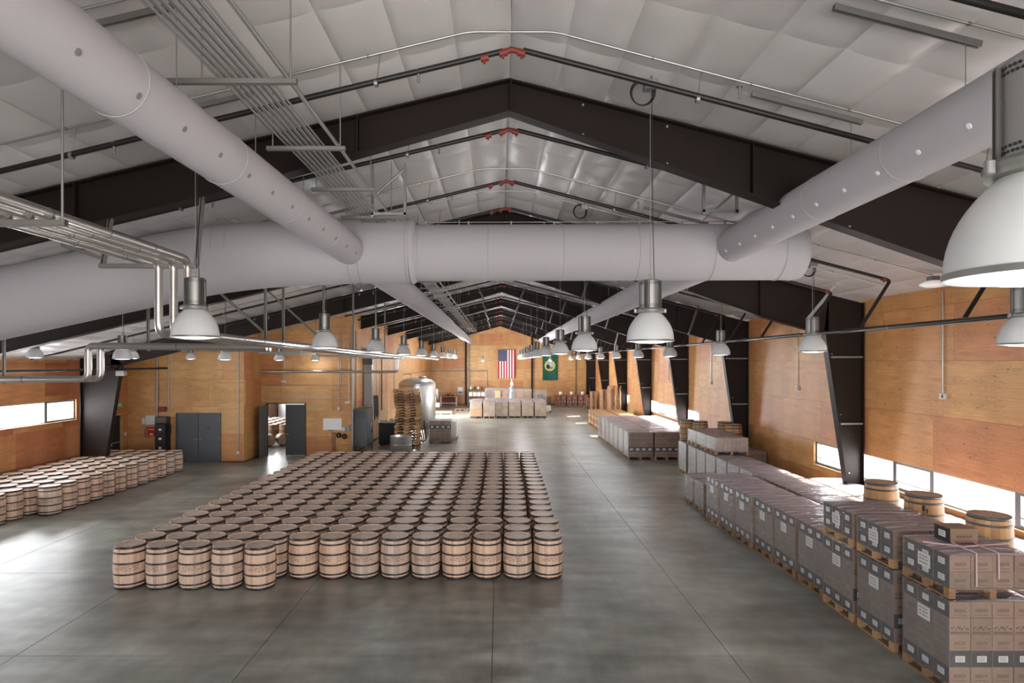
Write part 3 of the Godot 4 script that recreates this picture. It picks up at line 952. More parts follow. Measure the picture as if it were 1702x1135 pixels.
func make_barrel(body_mat: Material, head_mat: Material, hoop_mat: Material, called := "oak_barrel") -> Node3D:
	var H := 0.845
	var root := thing(called, "new oak barrel", "barrel")
	var b := MB.new()
	var ns := 30
	var ys := [0.0, 0.06, 0.17, 0.30, 0.4225, 0.545, 0.675, 0.785, 0.845]
	for s in ns:
		for i in ys.size() - 1:
			for half in 2:
				var t0 := TAU * (s + half * 0.5) / ns; var t1 := TAU * (s + half * 0.5 + 0.5) / ns
				var P := []; var N := []; var T := []
				for q in [[t0, i, half], [t1, i, half + 1], [t1, i + 1, half + 1], [t0, i + 1, half]]:
					var y: float = ys[q[1]]
					var r := barrel_radius(y) - (0.0 if q[2] == 1 else 0.0022)
					var dr := 0.16 * (y / H - 0.5)
					var u := Vector3(cos(q[0]), 0, -sin(q[0]))
					P.append(u * r + Vector3.UP * y)
					N.append((u + Vector3.UP * dr).normalized())
					T.append(Vector2(q[0] / TAU, 1.0 - y / H))
				b.quadn(P, N, T)
	# chime at both ends
	for e in 2:
		var pr := [Vector2(barrel_radius(H), H), Vector2(0.262, H - 0.002), Vector2(0.261, H - 0.022)] if e == 1 else [Vector2(0.0, 0.02), Vector2(0.256, 0.02), Vector2(0.258, 0.0), Vector2(barrel_radius(0.0), 0.0)]
		b.lathe(pr, 30, Color.WHITE, false)
	obj("staves", b.mesh(), body_mat, root)
	b = MB.new()
	for k in 30:
		var t0 := TAU * k / 30.0; var t1 := TAU * (k + 1) / 30.0
		var c := [Vector2.ZERO, Vector2(cos(t0), sin(t0)), Vector2(cos(t1), sin(t1))]
		for q in c:
			b.v.append(Vector3(q.x * 0.262, H - 0.016, q.y * 0.262)); b.n.append(Vector3.UP); b.uv.append(q * 0.5 + Vector2(0.5, 0.5)); b.c.append(Color.WHITE)
	obj("head", b.mesh(), head_mat, root)
	for q in [[0.0, 0.045], [0.085, 0.118], [0.278, 0.312], [0.495, 0.529], [0.695, 0.728], [0.792, 0.842]]:
		b = MB.new()
		var r0 := barrel_radius(q[0]) + 0.0045; var r1 := barrel_radius(q[1]) + 0.0045
		b.lathe([Vector2(r0 - 0.006, q[0] - 0.001), Vector2(r0, q[0]), Vector2(r1, q[1]), Vector2(r1 - 0.006, q[1] + 0.001)], 30, Color.WHITE, true)
		obj("hoop", b.mesh(), hoop_mat, root)
	return root

func build_barrels() -> void:
	var r := RandomNumberGenerator.new(); r.seed = 77
	var tones := []
	for k in [[0.98, 0.96, 0.95], [1.0, 0.955, 0.92], [0.94, 0.93, 0.93]]:
		var m: StandardMaterial3D = M.oak.duplicate(); m.albedo_color = Color(k[0], k[1], k[2]); m.uv1_offset = Vector3(tones.size() * 0.37, 0, 0); tones.append(m)
	var protos := []
	for k in 3: protos.append(make_barrel(tones[k], M.oak_head, M.hoop))
	var used := [false, false, false]
	var place := func(x: float, d: float, label: String, group: String) -> void:
		var k := r.randi() % 3
		var o: Node3D
		if not used[k]:
			o = protos[k]; used[k] = true
			o.set_meta("label", label); o.set_meta("group", group)
		else:
			o = dup(protos[k], "oak_barrel", label, group)
		o.position = V(x, 0, d)
		o.rotation.y = PI / 2 * [0, 0, 0, 2][r.randi() % 4]
	var G := "new oak barrels of the big centre block"
	for i in 5:
		place.call(-4.79 - 0.66 * i, 12.57 + 0.012 * i, "pale oak barrel of the short front row of five, %s from the aisle side" % nth(i), G)
	for i in 20:
		var shift: float = [0.0, 0.01, 0.05, -0.02][i] if i < 4 else r.randf_range(-0.02, 0.02)
		for c in 14:
			var x := lerpf(1.04, 1.146, i / 19.0) - c * lerpf(0.645, 0.634, i / 19.0) + shift * (1.0 - c / 20.0) + r.randf_range(-0.004, 0.004)
			place.call(x, 13.2 + 0.631 * i + r.randf_range(-0.003, 0.003), "centre block oak barrel, %s full row from the front, %s from the aisle side" % [nth(i), nth(c)], G)
	G = "new oak barrels along the strip window"
	for c in 5:
		for j in (12 if c == 0 else 14 if c == 1 else 12):
			var x := -13.3 - 0.65 * c + r.randf_range(-0.02, 0.02)
			var d := 25.7 - 0.652 * j + r.randf_range(-0.008, 0.008)
			if x / d < -0.83: continue
			place.call(x, d, "oak barrel below the strip window, %s row from the cross wall, %s from the aisle" % [nth(j), nth(c)], G)

# ---------------------------------------------------------------- pallets and wrapped loads
func pallet_parts(root: Node3D, w: float, l: float, m: Material, detailed: bool, h := 0.14) -> void:
	# block pallet: deck boards along x on nine blocks, three runners along z below
	var shapes := []
	for k in 6: shapes.append(["deck_board", Vector3(0, h - 0.0085, lerpf(-l / 2 + 0.053, l / 2 - 0.053, k / 5.0)), Vector3(w, 0.017, 0.105)])
	for s in [-1.0, 0.0, 1.0]:
		shapes.append(["runner", Vector3(s * (w / 2 - 0.045), 0.0085, 0), Vector3(0.09, 0.017, l)])
		for t in [-1.0, 0.0, 1.0]: shapes.append(["block", Vector3(s * (w / 2 - 0.045), h / 2, t * (l / 2 - 0.055)), Vector3(0.088, h - 0.035, 0.11)])
	if detailed:
		var p := Node3D.new()
		p.name = "pallet"
		root.add_child(p, true)
		var made := {}
		for q in shapes:
			if not made.has(q[0]): made[q[0]] = boxmesh(q[2], 0.002)
			obj(q[0], made[q[0]], m, p, q[1])
		return
	var b := MB.new()
	for q in shapes: b.box(q[1], q[2])
	obj("pallet", b.mesh(), m, root)

var carton_cache := {}
var kraft := [146, 120, 100]
var kraft_side := [150, 124, 102]

func carton(w: float, h: float, l: float, kind: String, tone: int) -> ArrayMesh:
	# kind: E dark printed end to the aisle, S dark printed end to the camera, B plain, T script print towards the camera
	var key := "%0.3f %0.3f %0.3f %s %d" % [w, h, l, kind, tone]
	if carton_cache.has(key): return carton_cache[key]
	var k: float = [1.0, 0.9, 1.08][tone]
	var br := (lin(kraft[0], kraft[1], kraft[2]) if kind != "K" else lin(206, 184, 160)) * k
	var dk := lin(44, 44, 47)
	var bx := Vector3(w - 0.006, h - 0.004, l - 0.006) / 2.0
	var b := MB.new()
	b.box(Vector3.ZERO, bx * 2.0, br, 0.004)
	var ink := lin(96, 72, 56)
	var face := func(right: Vector3, out: Vector3, half_w: float, dark: bool, script: bool) -> void:
		var plate := func(cx: float, cy: float, pw: float, ph: float, z: float, col: Color) -> void:
			var o: Vector3 = out * ((bx.x if absf(out.x) > 0.5 else bx.z) + z) + right * cx + Vector3.UP * cy
			b.quad(o - right * pw - Vector3.UP * ph, o + right * pw - Vector3.UP * ph, o + right * pw + Vector3.UP * ph, o - right * pw + Vector3.UP * ph, col)
		if dark:
			plate.call(0.0, 0.0, half_w - 0.003, bx.y - 0.003, 0.0012, dk)
		elif script:
			for q in 9:
				var cx := lerpf(-half_w * 0.75, half_w * 0.75, q / 8.0)
				plate.call(cx, bx.y * (-0.25 + 0.16 * sin(q * 2.3)), half_w * 0.07, bx.y * (0.12 + 0.05 * sin(q * 5.1)), 0.0012, lin(70, 56, 46))
			plate.call(0.0, -bx.y * 0.78, half_w * 0.9, bx.y * 0.12, 0.0010, ink * 1.2)
		else:
			if absf(out.x) > 0.5: plate.call(0.0, 0.0, half_w - 0.003, bx.y - 0.003, 0.0008, lin(112, 99, 89) * k)  # aisle face painted darker: shade put into the carton colour
			plate.call(0.0, bx.y * 0.12, half_w * 0.62, bx.y * 0.022, 0.0012, ink)
			plate.call(0.0, bx.y * -0.30, half_w * 0.62, bx.y * 0.022, 0.0012, ink)
			for q in 5: plate.call(lerpf(-half_w * 0.46, half_w * 0.46, q / 4.0), bx.y * -0.09, half_w * 0.085, bx.y * 0.10, 0.0012, ink)
			for q in 7: plate.call(lerpf(-half_w * 0.55, half_w * 0.55, q / 6.0), bx.y * -0.66, half_w * 0.06, bx.y * 0.045, 0.0012, ink)
	if kind == "K":
		carton_cache[key] = b.mesh()
		return carton_cache[key]
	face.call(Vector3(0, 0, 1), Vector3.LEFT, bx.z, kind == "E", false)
	face.call(Vector3.RIGHT, Vector3.BACK, bx.x, kind == "S", kind == "T")
	carton_cache[key] = b.mesh()
	return carton_cache[key]

var label_cache := {}
func label_mesh(w: float, h: float) -> ArrayMesh:      # white paper with rows of print too small to read
	var key := "%.3f %.3f" % [w, h]
	if label_cache.has(key): return label_cache[key]
	var b := MB.new()
	b.box(Vector3.ZERO, Vector3(w, h, 0.002), lin(204, 202, 198))
	var i := 0
	for y in [0.26, 0.02, -0.24]:
		for x in [-0.28, 0.0, 0.24]:
			i += 1
			b.box(Vector3(x * w, y * h, 0.0012), Vector3(w * (0.14 + 0.06 * (i % 3)), h * 0.1, 0.0008), lin(120, 118, 118))
	label_cache[key] = b.mesh()
	return label_cache[key]

func film_mesh(w: float, h: float, l: float, sd: int, y0: float, top: bool) -> ArrayMesh:
	var key := "f %.2f %.2f %.2f %d %s" % [w, h, l, sd, top]
	if carton_cache.has(key): return carton_cache[key]
	var nz := noise(200 + sd, 2.4, 3)
	var b := MB.new()
	var cur := [b]
	var sheet := func(o: Vector3, ux: Vector3, uy: Vector3, lx: float, ly: float, nx: int, ny: int, amp: float) -> void:
		var out := ux.cross(uy)
		var at := func(i: int, j: int) -> Vector3:
			var p: Vector3 = o + ux * (lx * i / nx) + uy * (ly * j / ny)
			var inner := 0.0 if i == 0 or j == 0 or i == nx or j == ny else 1.0
			return p + out * (amp * inner * (0.5 + nz.get_noise_3d(p.x * (0.5 if out.y > 0.5 else 1.5), p.y * 2.5, p.z * (2.2 if out.y > 0.5 else 1.0))))
		for i in nx:
			for j in ny:
				cur[0].quad(at.call(i, j), at.call(i + 1, j), at.call(i + 1, j + 1), at.call(i, j + 1))
	var x := w / 2 + 0.012; var z := l / 2 + 0.012; var t := h + 0.010
	sheet.call(Vector3(-x, y0, z), Vector3.RIGHT, Vector3.UP, 2 * x, t - y0, 5, 6, 0.006)
	sheet.call(Vector3(x, y0, -z), Vector3.LEFT, Vector3.UP, 2 * x, t - y0, 5, 6, 0.006)
	sheet.call(Vector3(-x, y0, -z), Vector3.BACK, Vector3.UP, 2 * z, t - y0, 5, 6, 0.006)
	sheet.call(Vector3(x, y0, z), Vector3.FORWARD, Vector3.UP, 2 * z, t - y0, 5, 6, 0.006)
	if top:
		b = MB.new()
		cur[0] = b
		sheet.call(Vector3(-x, t, z), Vector3.RIGHT, Vector3.FORWARD, 2 * x, 2 * z, 6, 26, 0.03)
	carton_cache[key] = b.mesh()
	return carton_cache[key]

# a pallet of shrink-wrapped cartons; kinds lists the layers from the bottom up
func load_(label: String, group: String, x0: float, d0: float, y: float, w: float, l: float, kinds: String, opts := {}) -> Node3D:
	var root := thing("wrapped_pallet_load", label, "pallet load", V(x0 + w / 2, y, d0 + l / 2), 0, group)
	var ph := 0.14
	var lh: float = opts.get("lh", 0.222)
	var nx: int = opts.get("nx", 4); var nz: int = opts.get("nz", 3)
	var fine: bool = opts.get("fine", false)
	var faces: String = opts.get("faces", "lft")      # which faces can be seen: l aisle side, f camera side, t top
	pallet_parts(root, w + 0.03, l + 0.02, M.wood[[1, 3, 3][rng.randi() % 3]], fine, ph)
	var cw := w / nx; var cl := l / nz
	var n := kinds.length()
	var core := MB.new()
	var inset := 0.03
	core.box(Vector3(0.0 if not "l" in faces else cw / 2, ph + (n * lh - lh) / 2, 0.0 if not "f" in faces else -cl / 2), Vector3(w - inset - (cw if "l" in faces else 0.0), n * lh - lh - 0.004, l - inset - (cl if "f" in faces else 0.0)), lin(kraft[0], kraft[1], kraft[2]) * 0.9)
	var inner := obj("inner_cartons", core.mesh(), M.carton, root)
	inner.set_meta("kind", "stuff")
	for k in n:
		var kind := kinds[k]
		for i in nx:
			for j in nz:
				var vis := ("l" in faces and i == 0) or ("f" in faces and j == 0) or k == n - 1
				if not vis: continue
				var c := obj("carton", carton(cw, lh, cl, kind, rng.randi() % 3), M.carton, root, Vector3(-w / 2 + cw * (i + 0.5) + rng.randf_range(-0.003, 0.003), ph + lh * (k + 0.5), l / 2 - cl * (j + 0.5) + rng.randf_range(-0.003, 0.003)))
				var big := 1.0 if fine else 1.15
				if kind == "E" and i == 0 and "l" in faces:
					var s := obj("label", label_mesh(0.13 * big, 0.085 * big), M.vc, c, Vector3(-cw / 2 + 0.0005, 0, 0))
					s.rotation.y = -PI / 2
				if kind == "S" and j == 0 and "f" in faces:
					obj("label", label_mesh(0.13 * big, 0.085 * big), M.vc, c, Vector3(0, 0.0, cl / 2 - 0.0005))
	if opts.get("sheet", false):
		var s := obj("paper_sheet", label_mesh(0.26, 0.19), M.vc, root, Vector3(-w / 2 - 0.009, ph + lh * (n - 0.95 if n < 4 else n - 1.5), -0.02))
		s.rotation.y = -PI / 2
	if opts.get("film", true):
		obj("stretch_wrap", film_mesh(w, ph + n * lh, l, rng.randi() % 3, 0.09, false), M.film, root)
		obj("top_wrap", film_mesh(w, ph + n * lh, l, rng.randi() % 3, 0.09, true), M.film_top, root)
	return root

func build_loads() -> void:
	# nearest column, its long side on the aisle
	var ds := [8.47, 9.70, 10.81, 11.94, 13.04, 14.07, 15.09, 16.09, 17.10]
	var xs := [6.10, 6.12, 6.11, 6.18, 6.17, 6.14, 6.06, 6.03, 6.0]
	for i in 9:
		load_("shrink-wrapped carton load on the aisle beside the windows, %s in its column from the camera" % nth(i), "wrapped loads in the aisle column", xs[i], ds[i], 0.0, 1.17, 0.96, "ESBTE" if i < 3 else "EBBBE", {"fine": i < 6, "sheet": true, "faces": "lft"})
	var up := ["uppermost", "uppermost", "uppermost"]
	for i in 3:
		load_("short two-layer carton load stacked on top of the %s aisle load from the camera" % nth(i), "short loads stacked on the aisle column", [6.11, 6.12, 6.11][i], ds[i] + 0.01, 1.288, 1.17, 0.96, "EE", {"fine": true, "sheet": true, "faces": "lft"})
	# single dark-ended carton and pink tape on the nearest short load
	var c := MB.new()
	var one := thing("carton", "single dark-ended carton lying on the nearest short stacked load", "carton", V(6.66, 1.90, 9.12))
	obj("box", carton(0.40, 0.21, 0.34, "E", 0), M.carton, one, Vector3(0, 0.105, 0))
	var sl := obj("label", label_mesh(0.14, 0.09), M.vc, one, Vector3(-0.201, 0.105, 0)); sl.rotation.y = -PI / 2
	for q in [[6.75, 8.46, 0.35], [6.45, 8.46, 0.45]]:
		var tp := MB.new()
		tp.path([V(q[0] + 0.12, 1.91, q[1] + 0.95), V(q[0], 1.915, q[1] + 0.3), V(q[0], 1.912, q[1] - 0.012), V(q[0], 1.912 - q[2], q[1] - 0.014)], 0.012, 6)
		var tape := obj("tape_strand", tp.mesh(), M.pink)
		tag(tape, "pinkish twisted film strand over the nearest short load, %s" % ("towards the windows" if q[0] > 6.6 else "towards the aisle"), "tape")
	var tp2 := MB.new()
	tp2.path([V(6.10, 1.91, 9.0), V(6.5, 1.913, 8.75), V(7.25, 1.913, 8.9)], 0.011, 6)
	tag(obj("tape_strand", tp2.mesh(), M.pink), "pinkish twisted film strand crossing the top of the nearest short load", "tape")
	# second and third columns towards the windows: tops show
	for i in 15:
		var d: float = (9.47 if i == 1 else ds[i] + 0.05) if i < 9 else 18.25 + (i - 9) * 1.05
		load_("shrink-wrapped carton load in the column next to the aisle column, %s from the camera" % nth(i), "wrapped loads in the second column", 7.40, d, 0.0, 1.12, 0.93, "BBBBB", {"faces": "lft" if i >= 8 or i < 1 else "t"})
	for i in 8:
		load_("shrink-wrapped carton load against the window wall, %s from the camera" % nth(i), "wrapped loads at the window wall", 8.60, 8.95 + i * 1.06, 0.0, 0.95, 1.03, "BBBBB", {"faces": "t" if i > 0 else "ft", "nx": 3})
	# two-high stacks at the far end of these columns
	for i in 3:
		load_("short wrapped load stacked near the far end of the columns, %s from the camera" % nth(i), "short loads stacked at the far end", 7.45, 21.5 + i * 1.08, 1.288, 1.12, 1.0, "BB", {"faces": "lft"})
	for i in 3:
		load_("wrapped carton load beyond the stacked ones at the column end, %s from the camera" % nth(i), "wrapped loads at the column end", 8.60, 22.4 + i * 1.1, 0.0, 0.98, 1.0, "BBBBB", {"faces": "lft", "nx": 3})
	for i in 2:
		load_("low wrapped load standing in the aisle before the two-high stack, %s from the camera" % nth(i), "low loads in the aisle", 6.06, 18.5 + i * 0.98, 0.0, 0.9, 0.86, "BBB", {"faces": "lft", "lh": 0.24, "nx": 3})
	# aged barrels on the second column
	var old := make_barrel(M.oak_aged, M.oak_head, M.hoop_old, "aged_barrel")
	var spots := [[7.58, 12.4, "aged oak barrel standing behind the stacked loads, farthest of the three by the near windows"], [7.64, 11.25, "aged oak barrel with dark seepage stains, middle of the three by the near windows"], [7.64, 9.75, "aged oak barrel half hidden behind the nearest short load"], [8.9, 23.7, "aged oak barrel at the end of the two-high stack, nearest of the four"], [8.95, 24.75, "aged oak barrel at the two-high stack, directly behind the nearest of the four"], [8.06, 25.04, "aged oak barrel at the two-high stack, third of the four from the wall"], [7.72, 25.62, "aged oak barrel at the two-high stack, farthest from the window wall"]]
	for k in spots.size():
		var o: Node3D = old if k == 0 else dup(old, "aged_barrel", "", "aged barrels on the loads")
		o.set_meta("label", spots[k][2]); o.set_meta("group", "aged barrels on the loads")
		o.position = V(spots[k][0], 1.285, spots[k][1]); o.rotation.y = k * 0.9
		if k == 1:
			var st := MB.new()
			for q in [[-2.25, 0.62, 0.05, 0.13], [-2.05, 0.585, 0.03, 0.09], [-1.55, 0.44, 0.006, 0.3], [-2.1, 0.46, 0.03, 0.05]]:
				for a in 4:
					var t0: float = q[0] + q[2] * 6.0 * (a / 4.0) * 0.5; var t1: float = q[0] + q[2] * 6.0 * ((a + 1) / 4.0) * 0.5
					var y0: float = q[1] - q[3] / 2 * (0.6 + 0.4 * sin(a * 2.0 + q[0])); var y1: float = q[1] + q[3] / 2
					var p := func(t: float, y: float) -> Vector3: return Vector3(cos(t), 0, -sin(t)) * (barrel_radius(y) + 0.0012) + Vector3.UP * y
					st.quad(p.call(t0, y0), p.call(t1, y0), p.call(t1, y1), p.call(t0, y1))
			var sm := obj("seepage_stain", st.mesh(), M.black, o)
			sm.rotation.y = -0.9
	for k in 2:
		var lo := load_("wrapped load carrying aged barrels at the far end, %s" % ["nearest the window wall", "nearest the aisle"][k], "loads under the far aged barrels", [7.4, 8.6][k], 25.7 if k == 1 else 24.72, 0.0, 1.12 if k == 0 else 0.98, 1.0, "BBBBB", {"faces": "lt"})
	# block of grey-wrapped loads in the middle distance
	for j in 7:
		for i in 3:
			load_("grey-wrapped load of the middle block, %s row from the front, %s from the aisle" % [nth(j), nth(i)], "grey-wrapped loads of the middle block", 5.95 + i * 1.21, 28.72 + j * 1.27, 0.0, 1.13, 1.1, "BSBBB", {"faces": ("f" if j == 0 else "") + ("l" if i == 0 else "") + "t"})

# ---------------------------------------------------------------- far end of the hall
func build_far_end() -> void:
	# six by four kraft loads in the middle
	for i in 6:
		for j in 4:
			var root := load_("far centre kraft load, %s along from the tank side, %s row from the front" % [nth(i), nth(j)], "kraft loads of the far centre group", -2.28 + i * 1.035, 49.9 + j * 1.2 + (0.0 if i < 2 else 0.25), 0.0, 0.93, 1.1, "KKKK", {"faces": ("f" if j == 0 else "") + "t" + ("l" if i == 0 else ""), "lh": 0.28, "nx": 2, "nz": 2})
			if i == 0 and j == 0:
				obj("bare_cartons", boxmesh(Vector3(0.97, 0.52, 1.14), 0.01, Vector3(0, 0.39, 0)), M.wood_new, root)
	# the grey load near the tank
	load_("dark brown wrapped carton load standing alone by the pallet stack and tank", "", -3.82, 34.4, 0.0, 1.2, 1.25, "BBBSB", {"faces": "lft"})
	var white := thing("wrapped_pallet_load", "pale wrapped load close behind the dark load standing alone", "pallet load", V(-3.0, 0, 36.6))
	pallet_parts(white, 1.2, 1.0, M.wood[2], false)
	obj("cartons", boxmesh(Vector3(1.15, 0.9, 0.98), 0.02, Vector3(0, 0.59, 0)), M.white, white)
	# flat sheets and pallets lying on the floor
	var sh := thing("cardboard_sheet", "flat stack of tan cardboard sheets lying on the floor beyond the tank", "cardboard", V(-4.95, 0, 54.0))
	pallet_parts(sh, 1.9, 1.4, M.wood[2], false, 0.11)
	obj("sheets", boxmesh(Vector3(1.8, 0.08, 1.4), 0.0, Vector3(0, 0.15, 0)), M.wood[0], sh)
	for k in 2:
		var p := thing("wooden_pallet", "empty pallet lying flat on the far floor near the shelf rack, %s" % ["farther from it", "closer to it"][k], "pallet", V(-3.55 + k * 1.05, 0, 58.0 - 0.2 * k), 0, "empty floor pallets")
		pallet_parts(p, 0.95, 1.0, M.wood[3], false)
	# shelf rack at the gable wall
	var r := thing("shelf_rack", "dark shelf rack with white boxes against the flag wall", "rack", V(-2.25, 0, 63.6))
	for x in [-0.85, 0.85]:
		for z in [-0.3, 0.3]: obj("upright", boxmesh(Vector3(0.06, 1.75, 0.06), 0.0, Vector3(x, 0.875, z)), M.black, r)
	for y in [0.35, 0.95, 1.65]: obj("shelf", boxmesh(Vector3(1.8, 0.07, 0.7), 0.0, Vector3(0, y, 0)), M.black_pipe, r)
	for k in 4: tag(obj("white_box", boxmesh(Vector3(0.36, 0.42, 0.5), 0.01), M.white, self, V(-2.86 + k * 0.42, 1.2, 63.6)), "white box on the middle shelf of the dark rack, %s along it" % nth(k), "box", "white boxes on the rack")
	for k in 3: tag(obj("storage_tub", boxmesh(Vector3(0.42, 0.3, 0.5), 0.04), M.plastic, self, V(-2.8 + k * 0.5, 0.54, 63.55)), "pale tub on the lowest shelf of the dark rack, %s along it" % nth(k), "tub", "tubs on the rack")
	for k in 4:
		var j := MB.new(); j.lathe([Vector2(0.09, 0), Vector2(0.09, 0.2), Vector2(0.05, 0.26), Vector2(0.05, 0.32), Vector2(0, 0.32)], 12)
		tag(obj("jug", j.mesh(), M.white if k % 2 == 0 else M.alu_dark, self, V(-2.85 + k * 0.38, 1.685, 63.6)), "small %s jug on top of the dark rack, %s along it" % [["white", "grey"][k % 2], nth(k)], "jug", "jugs on the rack")
	# work bench
	var w := thing("work_bench", "long red-sided work bench against the flag wall near the tank", "bench", V(-5.1, 0, 63.8))
	obj("worktop", boxmesh(Vector3(1.65, 0.06, 0.8), 0.01, Vector3(0, 0.95, 0)), M.wood[2], w)
	for x in [-0.78, 0.78]:
		for z in [-0.35, 0.35]: obj("leg", boxmesh(Vector3(0.07, 0.92, 0.07), 0.0, Vector3(x, 0.46, z)), M.plastic, w)
	obj("lower_shelf", boxmesh(Vector3(1.6, 0.05, 0.7), 0.0, Vector3(0, 0.28, 0)), M.plastic, w)
	obj("back_panel", boxmesh(Vector3(1.6, 0.6, 0.03), 0.0, Vector3(0, 0.62, -0.36)), M.red, w)
	for k in 3: tag(obj("tool_case", boxmesh(Vector3(0.34, 0.14 + 0.06 * (k % 2), 0.3), 0.02), [M.red, M.black, M.alu_dark][k], self, V(-5.6 + k * 0.45, 1.06 + 0.03 * (k % 2), 63.8)), "%s tool case on the far work bench" % ["red", "black", "grey"][k], "tool case")
	var cart := thing("equipment_cart", "grey equipment cart with a white canister beside the steel tank", "cart", V(-5.95, 0, 57.5))
	obj("tray", boxmesh(Vector3(1.1, 0.4, 0.8), 0.02, Vector3(0, 0.55, 0)), M.alu, cart)
	for x in [-0.45, 0.45]:
		for z in [-0.3, 0.3]:
			var wh := MB.new(); wh.lathe([Vector2(0, -0.03), Vector2(0.1, -0.03), Vector2(0.1, 0.03), Vector2(0, 0.03)], 14, Color.WHITE, false, Vector3(x, 0.1, z), Basis(Vector3.BACK, PI / 2))
			obj("wheel", wh.mesh(), M.black, cart)
			obj("fork", boxmesh(Vector3(0.03, 0.28, 0.06), 0.0, Vector3(x + 0.05, 0.24, z)), M.alu_dark, cart)
	var cn := MB.new(); cn.lathe([Vector2(0.18, 0.75), Vector2(0.2, 0.8), Vector2(0.2, 1.3), Vector2(0.1, 1.42), Vector2(0, 1.42)], 16)
	obj("canister", cn.mesh(), M.white, cart)
	obj("screen_board", boxmesh(Vector3(0.9, 1.0, 0.06), 0.01, Vector3(-0.1, 1.5, -0.35)), M.cabinet, cart)
	# notice panel
	var np := thing("notice_panel", "white framed panel on the flag wall beside the dark column", "panel", V(-4.0, 1.1, 64.93))
	obj("board", boxmesh(Vector3(0.56, 0.74, 0.04), 0.0, Vector3(0, 0.37, 0)), M.plastic, np)
	obj("upper_screen", boxmesh(Vector3(0.46, 0.28, 0.02), 0.0, Vector3(0, 0.55, 0.025)), M.alu, np)
	obj("lower_screen", boxmesh(Vector3(0.46, 0.22, 0.02), 0.0, Vector3(0, 0.2, 0.025)), M.cabinet, np)
	bottling_line()
	# maroon cartons in three tall stacks, each of two loads
	var maroon: StandardMaterial3D = mat(Color8(136, 88, 74), 0.7)
	for k in 6:
		var root := thing("carton_stack_load", "reddish carton load on a pallet near the far corner, %s from the bottling line" % nth(k), "pallet load", V(5.85 + k * 0.53 + 0.06 * (k / 2), 0, 62.2), 0, "reddish loads at the far corner")
		pallet_parts(root, 0.5, 1.0, M.wood[0], false)
		for y in 3:
			for x in 2: obj("carton", boxmesh(Vector3(0.235, 0.35, 0.94), 0.006, Vector3((x - 0.5) * 0.24, 0.32 + y * 0.357, 0)), maroon if y > 0 or k % 2 == 0 else M.cabinet, root)
		for q in 3: obj("white_mark", boxmesh(Vector3(0.08, 0.07, 0.01), 0.0, Vector3(-0.16 + q * 0.16, 0.5 + 0.36 * (q % 2) + 0.05 * (k % 2), 0.475)), M.white, root)
	for k in 3:
		var b := MB.new(); b.lathe([Vector2(0, 0), Vector2(0.15, 0.0), Vector2(0.17, 0.06), Vector2(0.17, 0.24), Vector2(0.15, 0.3), Vector2(0, 0.3)], 16)
		tag(obj("film_roll", b.mesh(), M.white, self, V(6.15 + k * 1.1, 1.212, 62.3)), "white roll on top of the reddish loads, %s from the bottling line" % nth(k), "roll", "white rolls on the loads")
	for k in 2:
		var root := thing("carton_stack_load", "small dark brown load at the far wall left of the reddish loads" if k == 0 else "small brown load between the reddish loads and the pale pallets", "pallet load", V([4.9, 9.0][k], 0, [63.8, 61.2][k]))
		pallet_parts(root, 0.9, 0.9, M.wood[3], false)
		for y in 3: obj("carton", boxmesh(Vector3(0.85, 0.26, 0.85), 0.01, Vector3(0, 0.28 + y * 0.265, 0)), M.wood[3], root)
	# pallet jack
	var pj := thing("pallet_jack", "pallet truck with upright handle parked beside the far kraft loads", "pallet truck", V(4.35, 0, 55.6))
	for x in [-0.2, 0.2]: obj("fork", boxmesh(Vector3(0.16, 0.06, 1.1), 0.01, Vector3(x, 0.1, -0.3)), M.alu_dark, pj)
	obj("body", boxmesh(Vector3(0.5, 0.55, 0.25), 0.03, Vector3(0, 0.35, 0.35)), M.white, pj)
	var hd := MB.new(); hd.path(fillet([Vector3(0, 0.5, 0.4), Vector3(0, 1.15, 0.55), Vector3(0, 1.25, 0.57)], 0.1), 0.02, 8); hd.tube(Vector3(-0.18, 1.25, 0.57), Vector3(0.18, 1.25, 0.57), 0.022, 8)
	obj("handle", hd.mesh(), M.black, pj)
	for x in [-0.2, 0.2]:
		var wh := MB.new(); wh.lathe([Vector2(0, -0.04), Vector2(0.09, -0.04), Vector2(0.09, 0.04), Vector2(0, 0.04)], 14, Color.WHITE, false, Vector3(x, 0.09, 0.45), Basis(Vector3.BACK, PI / 2))
		obj("wheel", wh.mesh(), M.black, pj)
	# stacks of new pallets by the window wall, each pallet its own
	var proto: Node3D = null
	for s in [[8.62, 50.2, 16, 0.8, "behind the tallest pale pallet stack"], [8.78, 47.6, 19, 0.82, "in the tallest pale pallet stack by the column"], [9.1, 59.0, 12, 0.8, "in the slim pallet stack at the far corner"]]:
		for k in s[2]:
			var label := "pale new pallet %s, %s from the floor" % [s[4], nth(k)]
			var p: Node3D
			if proto == null:
				p = thing("new_pallet", label, "pallet", Vector3.ZERO, 0, "pale new pallets")
				pallet_parts(p, 0.84, 1.05, M.wood_new, false)
				proto = p
			else:
				p = dup(proto, "new_pallet", label)
			p.position = V(s[0] + rng.randf_range(-0.02, 0.02), 0.1405 * k, s[1] + rng.randf_range(-0.02, 0.02))
